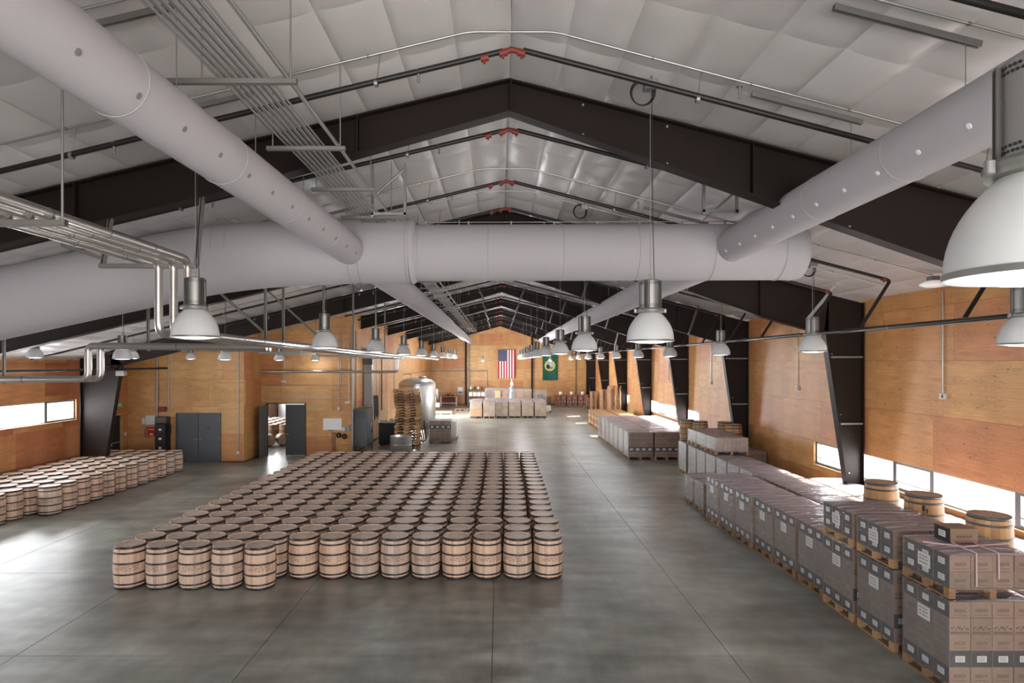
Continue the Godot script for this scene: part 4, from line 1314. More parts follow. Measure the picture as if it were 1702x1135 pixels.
	# brown loads between the grey block and the pale pallets, some carrying loose pallets
	for j in 5:
		for i in 2:
			var root := thing("brown_load", "brown slatted load behind the grey-wrapped block, %s from the block, %s from the aisle" % [nth(j), nth(i)], "pallet load", V(7.0 + 1.2 * i, 0, 39.4 + j * 1.3), 0, "brown slatted loads")
			pallet_parts(root, 1.1, 1.1, M.wood[1], false)
			for y in 4:
				obj("layer", boxmesh(Vector3(1.05, 0.21, 1.05), 0.012, Vector3(rng.randf_range(-0.01, 0.01), 0.26 + y * 0.225, 0)), M.wood[1 + 2 * (y % 2)], root)
			for q in 4: obj("slat", boxmesh(Vector3(1.08, 0.03, 0.12), 0.0, Vector3(0, 1.06, -0.4 + q * 0.27)), M.wood[0], root)
	# flags
	flag_of_stripes()
	green_flag()
	# wind columns on the gable wall
	for x in [-3.42, 3.45, 9.2]:
		var b := MB.new()
		var h := roof(x) - 0.15
		b.box(Vector3(0, h / 2, 0), Vector3(0.016, h, 0.2)); b.box(Vector3(0, h / 2, 0.1), Vector3(0.18 if x < 9 else 0.3, h, 0.016)); b.box(Vector3(0, h / 2, -0.1), Vector3(0.18, h, 0.016))
		var c := obj("trim_%d" % [3 if x < -3 else 4 if x < 5 else 5], b.mesh(), M.frame, self, V(x, 0, 64.85))
		c.set_meta("kind", "structure"); c.set_meta("label", "dark steel wind column on the flag wall, %s" % ["left of the striped flag", "between the two flags", "in the far corner"][0 if x < -3 else 1 if x < 5 else 2])

func bottling_line() -> void:
	var r := thing("bottling_machine", "stainless bottling line with glazed guard frame and tall mast below the striped flag", "machine", V(0.9, 0, 60.3))
	for x in [-2.2, -1.2, -0.2, 0.7, 1.5, 2.2]:
		for z in [-0.8, 0.8]:
			obj("post", boxmesh(Vector3(0.06, 1.95, 0.06), 0.0, Vector3(x, 0.975, z)), M.alu, r)
	for y in [0.85, 1.92]:
		for z in [-0.8, 0.8]: obj("rail", boxmesh(Vector3(4.46, 0.06, 0.06), 0.0, Vector3(0.0, y, z)), M.alu, r)
	obj("guard_pane", boxmesh(Vector3(4.4, 1.0, 0.01), 0.0, Vector3(0.0, 1.38, 0.8)), M.glass, r)
	obj("conveyor", boxmesh(Vector3(4.5, 0.12, 0.4), 0.01, Vector3(0.0, 0.95, 0.2)), M.stainless, r)
	obj("base_cabinet", boxmesh(Vector3(4.3, 0.75, 1.2), 0.02, Vector3(0.0, 0.4, 0)), M.alu, r)
	var b := MB.new()
	b.lathe([Vector2(0.42, 1.0), Vector2(0.42, 1.5), Vector2(0.3, 1.56), Vector2(0.3, 1.9), Vector2(0.36, 1.94), Vector2(0.36, 2.05), Vector2(0.0, 2.07)], 24, Color.WHITE, false)
	obj("filler_head", b.mesh(), M.stainless, r, Vector3(0.35, 0, 0))
	b = MB.new(); b.tube(Vector3(0.35, 2.0, 0), Vector3(0.35, 2.85, 0), 0.06, 10); b.box(Vector3(0.35, 2.35, 0), Vector3(0.3, 0.3, 0.2), Color.WHITE, 0.02)
	obj("mast", b.mesh(), M.white, r)
	for k in 8:
		b = MB.new(); b.lathe([Vector2(0.05, 0), Vector2(0.06, 0.1), Vector2(0.05, 0.4), Vector2(0, 0.42)], 10)
		obj("filling_nozzle", b.mesh(), M.stainless, r, Vector3(0.35 + 0.36 * cos(k * TAU / 8), 1.05, 0.36 * sin(k * TAU / 8)))
	for k in 3:
		b = MB.new(); b.tube(Vector3(-1.7 + k * 0.5, 1.0, 0.1), Vector3(-1.7 + k * 0.5, 1.7, 0.1), 0.04, 8); b.box(Vector3(-1.7 + k * 0.5, 1.3, 0.1), Vector3(0.22, 0.2, 0.3), Color.WHITE, 0.01)
		obj("capping_unit", b.mesh(), M.alu_dark, r)
	obj("control_panel", boxmesh(Vector3(0.55, 0.7, 0.2), 0.02, Vector3(-1.0, 1.4, 0.95)), mat(Color8(160, 152, 112), 0.5), r)
	var g := thing("packing_machine", "glass-sided packing machine on a stand right of the bottling line", "machine", V(3.95, 0, 60.0))
	obj("stand", boxmesh(Vector3(1.1, 0.8, 0.9), 0.02, Vector3(0, 0.4, 0)), M.alu, g)
	for x in [-0.6, 0.6]:
		for z in [-0.45, 0.45]: obj("post", boxmesh(Vector3(0.05, 1.0, 0.05), 0.0, Vector3(x, 1.3, z)), M.alu, g)
	obj("roof_plate", boxmesh(Vector3(1.3, 0.05, 1.0), 0.0, Vector3(0, 1.82, 0)), M.alu, g)
	obj("pane", boxmesh(Vector3(1.15, 0.95, 0.01), 0.0, Vector3(0, 1.3, 0.46)), M.glass, g)
	obj("press_block", boxmesh(Vector3(0.5, 0.5, 0.5), 0.03, Vector3(0, 1.1, 0)), M.alu_dark, g)

func cloth(w: float, h: float, sd: int, parent: Node3D, called: String, material: Material) -> void:
	var b := MB.new()
	var nz := noise(sd, 0.9, 2)
	var at := func(i: int, j: int) -> Vector3:
		var u := i / 16.0; var v := j / 20.0
		return Vector3((u - 0.5) * w, -v * h, 0.02 + 0.05 * v * sin(u * 9.0 + nz.get_noise_2d(u * 2.0, v) * 3.0) + 0.05)
	for i in 16:
		for j in 20:
			var p := [at.call(i, j + 1), at.call(i + 1, j + 1), at.call(i + 1, j), at.call(i, j)]
			var n: Vector3 = (p[1] - p[0]).cross(p[3] - p[0]).normalized()
			b.quadn(p, [n, n, n, n], [Vector2(i / 16.0, (j + 1) / 20.0), Vector2((i + 1) / 16.0, (j + 1) / 20.0), Vector2((i + 1) / 16.0, j / 20.0), Vector2(i / 16.0, j / 20.0)])
	material.cull_mode = BaseMaterial3D.CULL_DISABLED
	obj(called, b.mesh(), material, parent)

func flag_of_stripes() -> void:
	var img := picture(260, 494, func(x, y):
		var red := Color8(178, 34, 52); var wh := Color8(236, 234, 232); var bl := Color8(50, 52, 92)
		if x < 140 and y < 198:
			for row in 11:
				var cy := 9 + row * 18.0
				for col in (5 if row % 2 == 0 else 4):
					var cx := (14 if row % 2 == 0 else 28) + col * 28.0
					var dx: float = x - cx; var dy: float = y - cy
					var rr := sqrt(dx * dx + dy * dy)
					if rr < 6.5 and rr < 3.6 + 2.9 * cos(5.0 * atan2(dx, -dy)): return wh
			return bl
		return red if int(x / 20.0) % 2 == 0 else wh)
	var m := mat(Color.WHITE, 0.85); m.albedo_texture = img
	var r := thing("flag", "striped flag with white stars on a blue corner hung vertically on the far wall", "flag", V(0.82, 5.72, 64.93))
	cloth(1.76, 2.92, 3, r, "flag_cloth", m)
	var b := MB.new(); b.tube(Vector3(-0.92, 0.02, 0.06), Vector3(0.92, 0.02, 0.06), 0.02, 8); b.box(Vector3(-0.92, 0.02, 0.0), Vector3(0.03, 0.03, 0.13)); b.box(Vector3(0.92, 0.02, 0.0), Vector3(0.03, 0.03, 0.13))
	obj("hanging_rod", b.mesh(), M.wire, r)

func green_flag() -> void:
	var img := picture(240, 400, func(x, y):
		var c := Color8(30, 84, 66)
		var dx: float = x - 116.0; var dy: float = y - 172.0
		var rr := sqrt(dx * dx + dy * dy)
		if rr < 84.0: c = Color8(206, 190, 70)
		if rr < 66.0: c = Color8(150, 166, 160)
		if rr < 62.0:
			var hd := pow((dx - 10.0) / 30.0, 2) + pow((dy + 8.0) / 40.0, 2)
			if hd < 1.0: c = Color8(196, 186, 172)
			if pow((dx + 28.0) / 30.0, 2) + pow((dy - 18.0) / 34.0, 2) < 1.0: c = Color8(36, 34, 34)
			if pow((dx - 22.0) / 24.0, 2) + pow((dy - 34.0) / 20.0, 2) < 1.0: c = Color8(120, 118, 116)
		return c)
	var m := mat(Color.WHITE, 0.85); m.albedo_texture = img
	var r := thing("flag", "green flag with a round yellow-ringed seal on the far wall", "flag", V(5.32, 5.25, 64.93))
	cloth(1.56, 2.68, 8, r, "flag_cloth", m)
	var b := MB.new(); b.tube(Vector3(-0.82, 0.02, 0.06), Vector3(0.82, 0.02, 0.06), 0.02, 8); b.box(Vector3(-0.82, 0.02, 0.0), Vector3(0.03, 0.03, 0.13)); b.box(Vector3(0.82, 0.02, 0.0), Vector3(0.03, 0.03, 0.13))
	obj("hanging_rod", b.mesh(), M.wire, r)

# ---------------------------------------------------------------- left side of the hall
func build_left_side() -> void:
	# tall stack of used pallets
	var proto: Node3D = null
	for k in 22:
		var label := "weathered pallet in the tall stack before the steel tank, %s from the floor" % nth(k)
		var p: Node3D
		if proto == null:
			p = thing("used_pallet", label, "pallet", Vector3.ZERO, 0, "weathered pallets of the tall stack")
			var nb := MB.new()      # stringers along the front, each with two fork notches
			nb.prism(PackedVector2Array([Vector2(-0.61, 0.017), Vector2(-0.43, 0.017), Vector2(-0.41, 0.098), Vector2(-0.16, 0.098), Vector2(-0.14, 0.017), Vector2(0.14, 0.017), Vector2(0.16, 0.098), Vector2(0.41, 0.098), Vector2(0.43, 0.017), Vector2(0.61, 0.017), Vector2(0.61, 0.123), Vector2(-0.61, 0.123)]), Vector3.ZERO, Vector3.RIGHT, Vector3.UP, -0.02, 0.02)
			var st := nb.mesh()
			for z in [-0.47, 0.0, 0.47]: obj("stringer", st, M.wood[0], p, Vector3(0, 0, z))
			var bd := boxmesh(Vector3(0.11, 0.017, 1.0), 0.002)
			for q in 7: obj("deck_board", bd, M.wood[0], p, Vector3(-0.555 + q * 0.185, 0.1315, 0))
			for q in 5: obj("deck_board", bd, M.wood[0], p, Vector3(-0.555 + q * 0.2775, 0.0085, 0))
			proto = p
		else:
			p = dup(proto, "used_pallet", label)
		var off := 0.0 if k < 16 else (k - 15) * -0.022
		p.position = V(-4.72 + off + rng.randf_range(-0.03, 0.03) + 0.004 * k, 0.1405 * k, 32.4 + rng.randf_range(-0.02, 0.02))
		p.rotation.y = rng.randf_range(-0.03, 0.03)
		var m: Material = M.wood[[0, 1, 1, 0, 2, 3][rng.randi() % 6]] if k < 17 or k > 19 else M.wood[3]
		for c in p.get_children(): c.material_override = m
	# stainless tank
	var t := thing("storage_tank", "large upright stainless steel tank behind the pallet stack", "tank", V(-4.85, 0, 37.2))
	var b := MB.new()
	b.lathe([Vector2(0.0, 0.45), Vector2(0.7, 0.5), Vector2(1.0, 0.6), Vector2(1.09, 0.75), Vector2(1.09, 3.15), Vector2(1.05, 3.27), Vector2(0.85, 3.42), Vector2(0.5, 3.52), Vector2(0.0, 3.56)], 48)
	obj("shell", b.mesh(), M.tank, t)
	b = MB.new(); b.lathe([Vector2(0.22, 0), Vector2(0.22, 0.1), Vector2(0.25, 0.1), Vector2(0.25, 0.14), Vector2(0, 0.17)], 20)
	obj("manway", b.mesh(), M.tank, t, Vector3(0.35, 3.48, 0.2))
	b = MB.new(); b.path(fillet([Vector3(-0.3, 3.45, 0.1), Vector3(-0.3, 3.75, 0.1), Vector3(-0.7, 3.75, 0.0)], 0.1), 0.025, 8)
	obj("vent_pipe", b.mesh(), M.stainless, t)
	for k in 4:
		b = MB.new(); b.tube(Vector3(cos(k * PI / 2 + 0.78) * 0.85, 0, sin(k * PI / 2 + 0.78) * 0.85), Vector3(cos(k * PI / 2 + 0.78) * 0.85, 0.75, sin(k * PI / 2 + 0.78) * 0.85), 0.06, 12)
		obj("leg", b.mesh(), M.stainless, t)
	for y in [0.9, 3.1]:
		b = MB.new(); b.lathe([Vector2(1.09, y), Vector2(1.1, y + 0.01), Vector2(1.1, y + 0.04), Vector2(1.09, y + 0.05)], 48)
		obj("weld_band", b.mesh(), M.stainless, t)
	# hoses at its foot
	for k in 3:
		b = MB.new()
		b.path(fillet([V(-4.55 + k * 0.13, 1.3 - 0.1 * k, 36.0), V(-4.5 + k * 0.14, 0.5, 35.7), V(-4.3 + k * 0.1, 0.1, 35.3), V(-4.5 + k * 0.15, 0.06, 34.6)], 0.4, 8), 0.035, 8)
		tag(obj("hose", b.mesh(), [M.black, M.wood[1], M.black][k]), "%s hose hanging at the foot of the steel tank" % ["thin black", "tan", "second black"][k], "hose")
	# open drum
	var dr := thing("steel_drum", "short open stainless drum standing before the pallet stack", "drum", V(-4.83, 0, 30.9))
	b = MB.new(); b.lathe([Vector2(0.0, 0.0), Vector2(0.53, 0.0), Vector2(0.53, 0.82), Vector2(0.545, 0.84), Vector2(0.515, 0.84), Vector2(0.51, 0.05), Vector2(0, 0.05)], 40)
	obj("shell", b.mesh(), M.tank, dr)
	b = MB.new(); b.lathe([Vector2(0.53, 0.4), Vector2(0.54, 0.41), Vector2(0.54, 0.44), Vector2(0.53, 0.45)], 40)
	obj("rib", b.mesh(), M.stainless, dr)
	# grey cabinet
	var cb := thing("steel_cabinet", "tall dark grey steel cabinet on legs at the corner by the long plywood wall", "cabinet", V(-6.72, 0, 31.1))
	var bb := MB.new()
	bb.prism(PackedVector2Array([Vector2(-0.3, 0.45), Vector2(-0.05, 0.28), Vector2(0.32, 0.45), Vector2(0.32, 2.2), Vector2(-0.3, 2.2)]), Vector3(0, 0, 0), Vector3.RIGHT, Vector3.UP, -0.75, 0.75)
	obj("body", bb.mesh(), M.cabinet, cb)
	obj("side_panel", boxmesh(Vector3(0.02, 1.6, 1.36), 0.005, Vector3(0.33, 1.32, 0)), M.cabinet, cb)
	obj("front_panel", boxmesh(Vector3(0.52, 0.34, 0.02), 0.005, Vector3(0, 1.95, 0.755)), M.door, cb)
	obj("handle", boxmesh(Vector3(0.05, 0.2, 0.05), 0.01, Vector3(0.36, 1.35, -0.1)), M.stainless, cb)
	obj("gauge", boxmesh(Vector3(0.04, 0.14, 0.12), 0.01, Vector3(0.36, 1.02, -0.35)), M.black, cb)
	for x in [-0.26, 0.28]:
		for z in [-0.7, 0.7]: obj("leg", boxmesh(Vector3(0.05, 0.46, 0.05), 0.0, Vector3(x, 0.23, z)), M.cabinet, cb)
	# grey duct riser above it
	var du := thing("air_duct", "galvanised rectangular duct rising on the long plywood wall above the grey cabinet", "duct", V(-6.78, 2.2, 32.6))
	obj("riser", boxmesh(Vector3(0.42, 3.0, 0.42), 0.01, Vector3(0, 1.5, 0)), M.galv, du)
	obj("damper_box", boxmesh(Vector3(0.5, 0.3, 0.5), 0.02, Vector3(0, 2.3, 0)), M.alu_dark, du)
	# green bin with scraps
	var bn := thing("waste_bin", "dark green open steel bin heaped with pale scraps beside the grey cabinet", "bin", V(-5.85, 0, 34.2))
	var bm := MB.new()
	bm.box(Vector3(0, 0.62, 0.58), Vector3(1.2, 1.1, 0.04)); bm.box(Vector3(0, 0.62, -0.58), Vector3(1.2, 1.1, 0.04)); bm.box(Vector3(0.58, 0.62, 0), Vector3(0.04, 1.1, 1.12)); bm.box(Vector3(-0.58, 0.62, 0), Vector3(0.04, 1.1, 1.12)); bm.box(Vector3(0, 0.5, 0), Vector3(1.16, 0.8, 1.12))
	obj("body", bm.mesh(), M.bin, bn)
	obj("rim", boxmesh(Vector3(1.26, 0.06, 0.06), 0.01, Vector3(0, 1.17, 0.6)), M.bin, bn)
	for x in [-0.5, 0.5]: obj("skid", boxmesh(Vector3(0.08, 0.08, 1.1), 0.0, Vector3(x, 0.04, 0)), M.black, bn)
	var sc := MB.new()
	for k in 46:
		sc.box(Vector3(rng.randf_range(-0.5, 0.5), 1.02 + rng.randf_range(0.0, 0.28), rng.randf_range(-0.45, 0.45)), Vector3(rng.randf_range(0.1, 0.3), 0.03, rng.randf_range(0.06, 0.2)), Color.WHITE, 0.0, Basis.from_euler(Vector3(rng.randf() * 2, rng.randf() * 3, rng.randf() * 2)))
	var scr := obj("scraps", sc.mesh(), M.plastic)
	scr.position = bn.position
	tag(scr, "tangled pale plastic scraps heaped in the dark green bin", "scraps", "", "stuff")
	for k in 6:
		b = MB.new()
		b.path(fillet([V(-7.05, 2.6 - 0.05 * k, 33.2 + 0.22 * k), V(-6.62, 2.7, 33.2 + 0.22 * k), V(-6.6, 1.35 + 0.1 * (k % 3), 33.25 + 0.22 * k)], 0.18, 6), 0.025, 7)
		tag(obj("hanging_hose", b.mesh(), M.black if k % 2 == 0 else M.alu_dark), "hose hung on the long plywood wall above the green bin, %s from the cabinet" % nth(k), "hose", "hoses above the green bin")
	# grey double doors in the office wall
	door_leaf("door_1", "left grey leaf of the closed double doors in the plywood cross wall", V(-14.38, 0, 28.0), 0.94, 2.15, 0.0, false, M.door)
	door_leaf("door_2", "right grey leaf of the closed double doors in the plywood cross wall", V(-13.43, 0, 28.0), 0.94, 2.15, 0.0, true, M.door)
	var fr := MB.new()
	fr.box(V(-14.41, 1.09, 27.99), Vector3(0.05, 2.19, 0.09)); fr.box(V(-12.455, 1.09, 27.99), Vector3(0.05, 2.19, 0.09)); fr.box(V(-13.43, 2.185, 27.99), Vector3(2.0, 0.05, 0.09))
	struct("trim_6", fr, M.door, "grey steel frame round the closed double doors", "trim")
	# open doorway leaves
	door_leaf("door_3", "dark grey leaf standing open towards the barrel aisle at the doorway", V(-11.1, 0, 29.93), 0.92, 2.42, PI / 2, false, M.door)
	door_leaf("door_4", "dark grey closed leaf of the doorway beside the whiteboard", V(-10.22, 0, 30.0), 0.93, 2.44, 0.0, true, M.door_dark)
	fr = MB.new()
	fr.box(V(-11.13, 1.24, 29.98), Vector3(0.05, 2.5, 0.1)); fr.box(V(-9.27, 1.24, 29.98), Vector3(0.05, 2.5, 0.1)); fr.box(V(-10.2, 2.5, 29.98), Vector3(1.9, 0.05, 0.1))
	struct("trim_7", fr, M.door_dark, "dark grey steel frame round the open doorway", "trim")
	# barrel store seen through the doorway: barrels on their sides, upright rows behind, hoops against the wall
	var lying := make_barrel(M.oak_aged, M.oak, M.hoop_old, "stored_barrel")
	lying.set_meta("label", "oak barrel lying on its side in the store, nearest seen through the doorway")
	lying.set_meta("group", "barrels lying in the store")
	for k in 5:
		var o: Node3D = lying if k == 0 else dup(lying, "stored_barrel", "oak barrel lying on its side in the store, %s seen through the doorway" % nth(k))
		o.rotation = Vector3(PI / 2, 0.5, 0)
		o.position = V(-13.1 + k * 0.66 * cos(0.5), 0.32, 33.6 + k * 0.66 * sin(0.5))
	var stand := make_barrel(M.oak_aged, M.oak_head, M.hoop_old, "stored_barrel")
	var first := true
	for j in 7:
		for i in 7:
			var label := "upright oak barrel in the store, %s row behind the lying barrels, %s along" % [nth(j), nth(i)]
			var o: Node3D = stand if first else dup(stand, "stored_barrel", label)
			first = false
			o.set_meta("label", label); o.set_meta("group", "upright barrels in the store")
			o.position = V(-16.0 + i * 0.7, 0, 36.5 + j * 0.75)
	for k in 5:
		b = MB.new()
		b.lathe([Vector2(0.62 + 0.12 * (k % 3), -0.03), Vector2(0.64 + 0.12 * (k % 3), -0.03), Vector2(0.64 + 0.12 * (k % 3), 0.03), Vector2(0.62 + 0.12 * (k % 3), 0.03)], 40, Color.WHITE, false, Vector3.ZERO, Basis(Vector3.RIGHT, PI / 2 - 0.06) * Basis(Vector3.BACK, 0.3 * k))
		tag(obj("steel_ring", b.mesh(), M.hoop_old, self, V(-16.0 + k * 0.95, 2.7, 46.78 - 0.1 * (k % 2))), "large steel ring hung on the white wall of the barrel store, %s along it" % nth(k), "ring", "steel rings in the store")
	# emergency door in the side wall, with its sign
	var ed := thing("door_5", "dark glazed emergency door in the side wall below the exit sign", "door", V(WALL_L + 0.0, 0, 26.9), 0, "", "structure")
	obj("leaf", boxmesh(Vector3(0.05, 2.15, 0.95), 0.0, Vector3(0.0, 1.075, 0)), M.black, ed)
	obj("pane", boxmesh(Vector3(0.02, 1.1, 0.16), 0.0, Vector3(0.03, 1.45, 0.2)), M.lens, ed)
	obj("push_bar", boxmesh(Vector3(0.08, 0.06, 0.75), 0.01, Vector3(0.06, 1.0, 0)), M.galv, ed)
	var jm := MB.new()
	for d in [26.39, 27.41]: jm.box(V(WALL_L + 0.05, 1.11, d), Vector3(0.14, 2.22, 0.06))
	jm.box(V(WALL_L + 0.05, 2.21, 26.9), Vector3(0.14, 0.06, 1.08))
	struct("trim_8", jm, M.ply[5], "plywood frame round the emergency door", "trim")
	var ex := thing("exit_sign", "small green EXIT sign above the emergency door", "sign", V(WALL_L + 0.03, 2.62, 27.3))
	obj("case", boxmesh(Vector3(0.05, 0.22, 0.36), 0.01), mat(Color8(120, 190, 140), 0.5), ex)
	var tx := TextMesh.new(); tx.text = "EXIT"; tx.font_size = 64; tx.pixel_size = 0.0022; tx.depth = 0.01
	var te := obj("lettering", tx, M.white, ex, Vector3(0.03, 0, 0)); te.rotation.y = PI / 2

func door_leaf(called: String, label: String, at: Vector3, w: float, h: float, turn: float, flip: bool, m: Material) -> void:
	var r := thing(called, label, "door", at, -turn if not flip else turn, "", "structure")
	obj("leaf", boxmesh(Vector3(w - 0.008, h, 0.045), 0.004, Vector3(w / 2, h / 2 + 0.01, 0)), m, r)
	var b := MB.new()
	var hx := w - 0.07 if not flip else 0.07
	var s := -1.0 if not flip else 1.0
	b.lathe([Vector2(0, 0.0), Vector2(0.03, 0.0), Vector2(0.03, 0.012), Vector2(0, 0.014)], 14, Color.WHITE, false, Vector3(hx, 1.03, 0.023), Basis(Vector3.RIGHT, PI / 2))
	b.path(fillet([Vector3(hx, 1.03, 0.02), Vector3(hx, 1.03, 0.075), Vector3(hx + s * 0.12, 1.03, 0.075)], 0.02), 0.011, 8)
	if turn != 0.0: b.path(fillet([Vector3(hx, 1.03, -0.02), Vector3(hx, 1.03, -0.075), Vector3(hx + s * 0.12, 1.03, -0.075)], 0.02), 0.014, 8)
	obj("handle", b.mesh(), M.stainless, r)
	for y in [0.25, h / 2, h - 0.25]:
		obj("hinge", boxmesh(Vector3(0.02, 0.1, 0.02), 0.0, Vector3(0.0 if not flip else w, y, 0.03)), M.galv, r)

# ---------------------------------------------------------------- pendant lamps
func make_lamp(label: String, cable: float, s := 1.0, energy := 1.0) -> Node3D:
	# base point: middle of the rim; s scales the whole fitting
	var root := thing("pendant_lamp", label, "pendant lamp")
	var R := 0.285 * s
	# prismatic acrylic bell: fine upright ribs outside, open below
	var b := MB.new()
	var pr := []
	for k in 11:
		var t := k / 10.0
		pr.append(Vector2(R * (1.0 - 0.56 * pow(t, 2.3)), 0.345 * s * t))
	var seg := 120 if s > 0.9 else 32
	for i in pr.size() - 1:
		for k in seg:
			var t0 := TAU * k / seg; var t1 := TAU * (k + 1) / seg
			var P := []; var N := []
			for q in [[t0, i, k], [t1, i, k + 1], [t1, i + 1, k + 1], [t0, i + 1, k]]:
				var u := Vector3(cos(q[0]), 0, -sin(q[0]))
				var rr: float = pr[q[1]].x + (0.0012 if q[2] % 2 == 0 else 0.0)
				P.append(u * rr + Vector3.UP * pr[q[1]].y)
				var sl: Vector2 = (pr[mini(q[1] + 1, 10)] - pr[maxi(q[1] - 1, 0)]).normalized()
				N.append(Vector3(u.x * sl.y, -sl.x, u.z * sl.y).normalized())
			var z := Vector2.ZERO
			b.quadn(P, N, [z, z, z, z])
	obj("dome", b.mesh(), M.acrylic, root)
	b = MB.new()
	b.lathe([Vector2(R - 0.006, -0.012 * s), Vector2(R + 0.006, -0.012 * s), Vector2(R + 0.006, 0.012 * s), Vector2(R - 0.006, 0.012 * s), Vector2(R - 0.006, -0.012 * s)], 48, Color.WHITE, false)
	obj("rim", b.mesh(), M.strut, root)
	b = MB.new()
	b.lathe([Vector2(0.0, -0.035 * s), Vector2(R * 0.5, -0.03 * s), Vector2(R - 0.008, -0.004 * s)], 48)
	obj("lens", b.mesh(), M.lens, root)
	b = MB.new()
	b.lathe([Vector2(0.10, 0.335), Vector2(0.165, 0.345), Vector2(0.17, 0.36), Vector2(0.17, 0.385), Vector2(0.155, 0.40), Vector2(0.1, 0.405)].map(func(p): return p * s), 36, Color.WHITE, false)
	obj("collar", b.mesh(), M.strut, root)
	for k in 2:
		obj("latch", boxmesh(Vector3(0.03, 0.05, 0.025) * s, 0.004, Vector3((k * 2 - 1) * 0.185, 0.37, 0.0) * s), M.galv, root)
	# ballast housing: faceted cylinder with fins and pierced side plates
	b = MB.new()
	b.lathe([Vector2(0.0, 0.40), Vector2(0.122, 0.40), Vector2(0.122, 0.74), Vector2(0.112, 0.75), Vector2(0.0, 0.755)].map(func(p): return p * s), 12, Color.WHITE, false)
	obj("ballast_housing", b.mesh(), M.alu, root)
	b = MB.new()
	for q in 4:
		for f in 3:
			var t := q * PI / 2 + 0.52 + (f - 1) * 0.2
			b.box(Vector3(cos(t) * 0.127, 0.57, sin(t) * 0.127) * s, Vector3(0.022, 0.33, 0.014) * s, Color.WHITE, 0.0, Basis(Vector3.UP, -t))
	obj("cooling_fins", b.mesh(), M.alu_dark, root)
	if s > 0.9:
		b = MB.new()
		for y in [0.425, 0.445, 0.70, 0.72]:
			for k in 44:
				var t := TAU * (k + (0.5 if absf(y - 0.445) < 0.001 or absf(y - 0.72) < 0.001 else 0.0)) / 44.0
				var n := Vector3(cos(t), 0, sin(t))
				b.lathe([Vector2(0.006, -0.001), Vector2(0.006, 0.0012), Vector2(0, 0.0012)], 6, Color.WHITE, false, n * 0.1215 + Vector3.UP * y, Basis(Quaternion(Vector3.UP, n)))
		var vents := obj("vent_holes", b.mesh(), M.black, root)
		vents.set_meta("kind", "stuff")
	b = MB.new()
	b.path(fillet([Vector3(0, 0.75, 0), Vector3(0.02, 0.79, 0), Vector3(0, 0.83, 0), Vector3(-0.015, 0.80, 0)].map(func(p): return p * s), 0.02), 0.006, 6)
	obj("hook", b.mesh(), M.galv, root)
	b = MB.new()
	b.tube(Vector3(0, 0.80 * s, 0), Vector3(0, 0.8 * s + cable, 0), 0.0045, 6)
	obj("suspension_wire", b.mesh(), M.wire, root)
	b = MB.new()
	b.path([Vector3(0.05 * s, 0.75 * s, 0), Vector3(0.03, 1.0 * s + cable * 0.2, 0.01), Vector3(0.02, 0.8 * s + cable, 0)], 0.005, 6)
	obj("power_cord", b.mesh(), M.cable, root)
	var l := OmniLight3D.new()
	l.name = "lamp_light"
	l.light_color = Color(0.97, 0.985, 1.0)
	l.light_energy = energy; l.light_size = 0.2 * s
	l.omni_range = 60.0; l.omni_attenuation = 2.0; l.shadow_enabled = true
	root.add_child(l)
	l.position = Vector3(0, -0.22 * s, 0)
	return root

const LAMP_ENERGY := 0.5

func build_lamps() -> void:
	var rows := [
		["in the row nearest below the window-side branch duct", 4.76, 1.0, [[1.895, 2.18], [1.88, 7.77], [1.90, 13.87], [1.93, 19.7], [1.93, 25.6], [1.93, 31.6], [1.93, 37.6], [1.93, 43.5], [1.93, 49.5], [1.93, 55.4]]],
		["in the row above the barrel block", 4.82, 1.0, [[-3.88, 8.0], [-3.90, 14.0], [-3.92, 19.9], [-3.92, 25.8], [-3.92, 31.7], [-3.92, 37.6], [-3.92, 43.6], [-3.92, 49.5], [-3.92, 56.0]]],
		["in the row along the window wall", 4.73, 1.0, [[6.80, 8.1], [6.92, 13.8], [6.95, 19.6], [6.95, 25.4], [6.95, 31.2], [6.95, 37.0], [6.95, 42.7], [6.95, 48.5], [6.95, 54.2], [6.95, 60.0]]],
		["of the small row before the doorway", 4.57, 0.71, [[-8.6, 14.3], [-8.62, 19.7], [-8.6, 24.5], [-8.6, 29.3]]],
		["of the small ones above the low barrels", 4.62, 0.71, [[-12.75, 17.2], [-12.75, 21.8], [-12.75, 25.9]]],
		["of the two small ones near the flags", 4.55, 0.71, [[-1.6, 62.0], [4.95, 60.5]]]]
	for row in rows:
		var first: Node3D = null
		for k in row[3].size():
			var p: Array = row[3][k]
			var label := "white dome lamp %s, %s from the camera" % [row[0], nth(k)]
			var o: Node3D
			if first == null:
				o = make_lamp(label, roof(p[0]) - 0.12 - row[1] - 0.8 * row[2], row[2], LAMP_ENERGY * (1.0 if row[2] > 0.9 else 0.6))
				o.set_meta("group", "pendant lamps " + row[0])
				first = o
			else:
				o = dup(first, "pendant_lamp", label)
			(o.get_node("lamp_light") as OmniLight3D).light_energy = (0.65 if p[1] < 30.0 else 1.9) * (1.0 if row[2] > 0.9 else 0.6)
			o.position = V(p[0], row[1] + (0.046 if p[1] < 2.5 else 0.0), p[1])

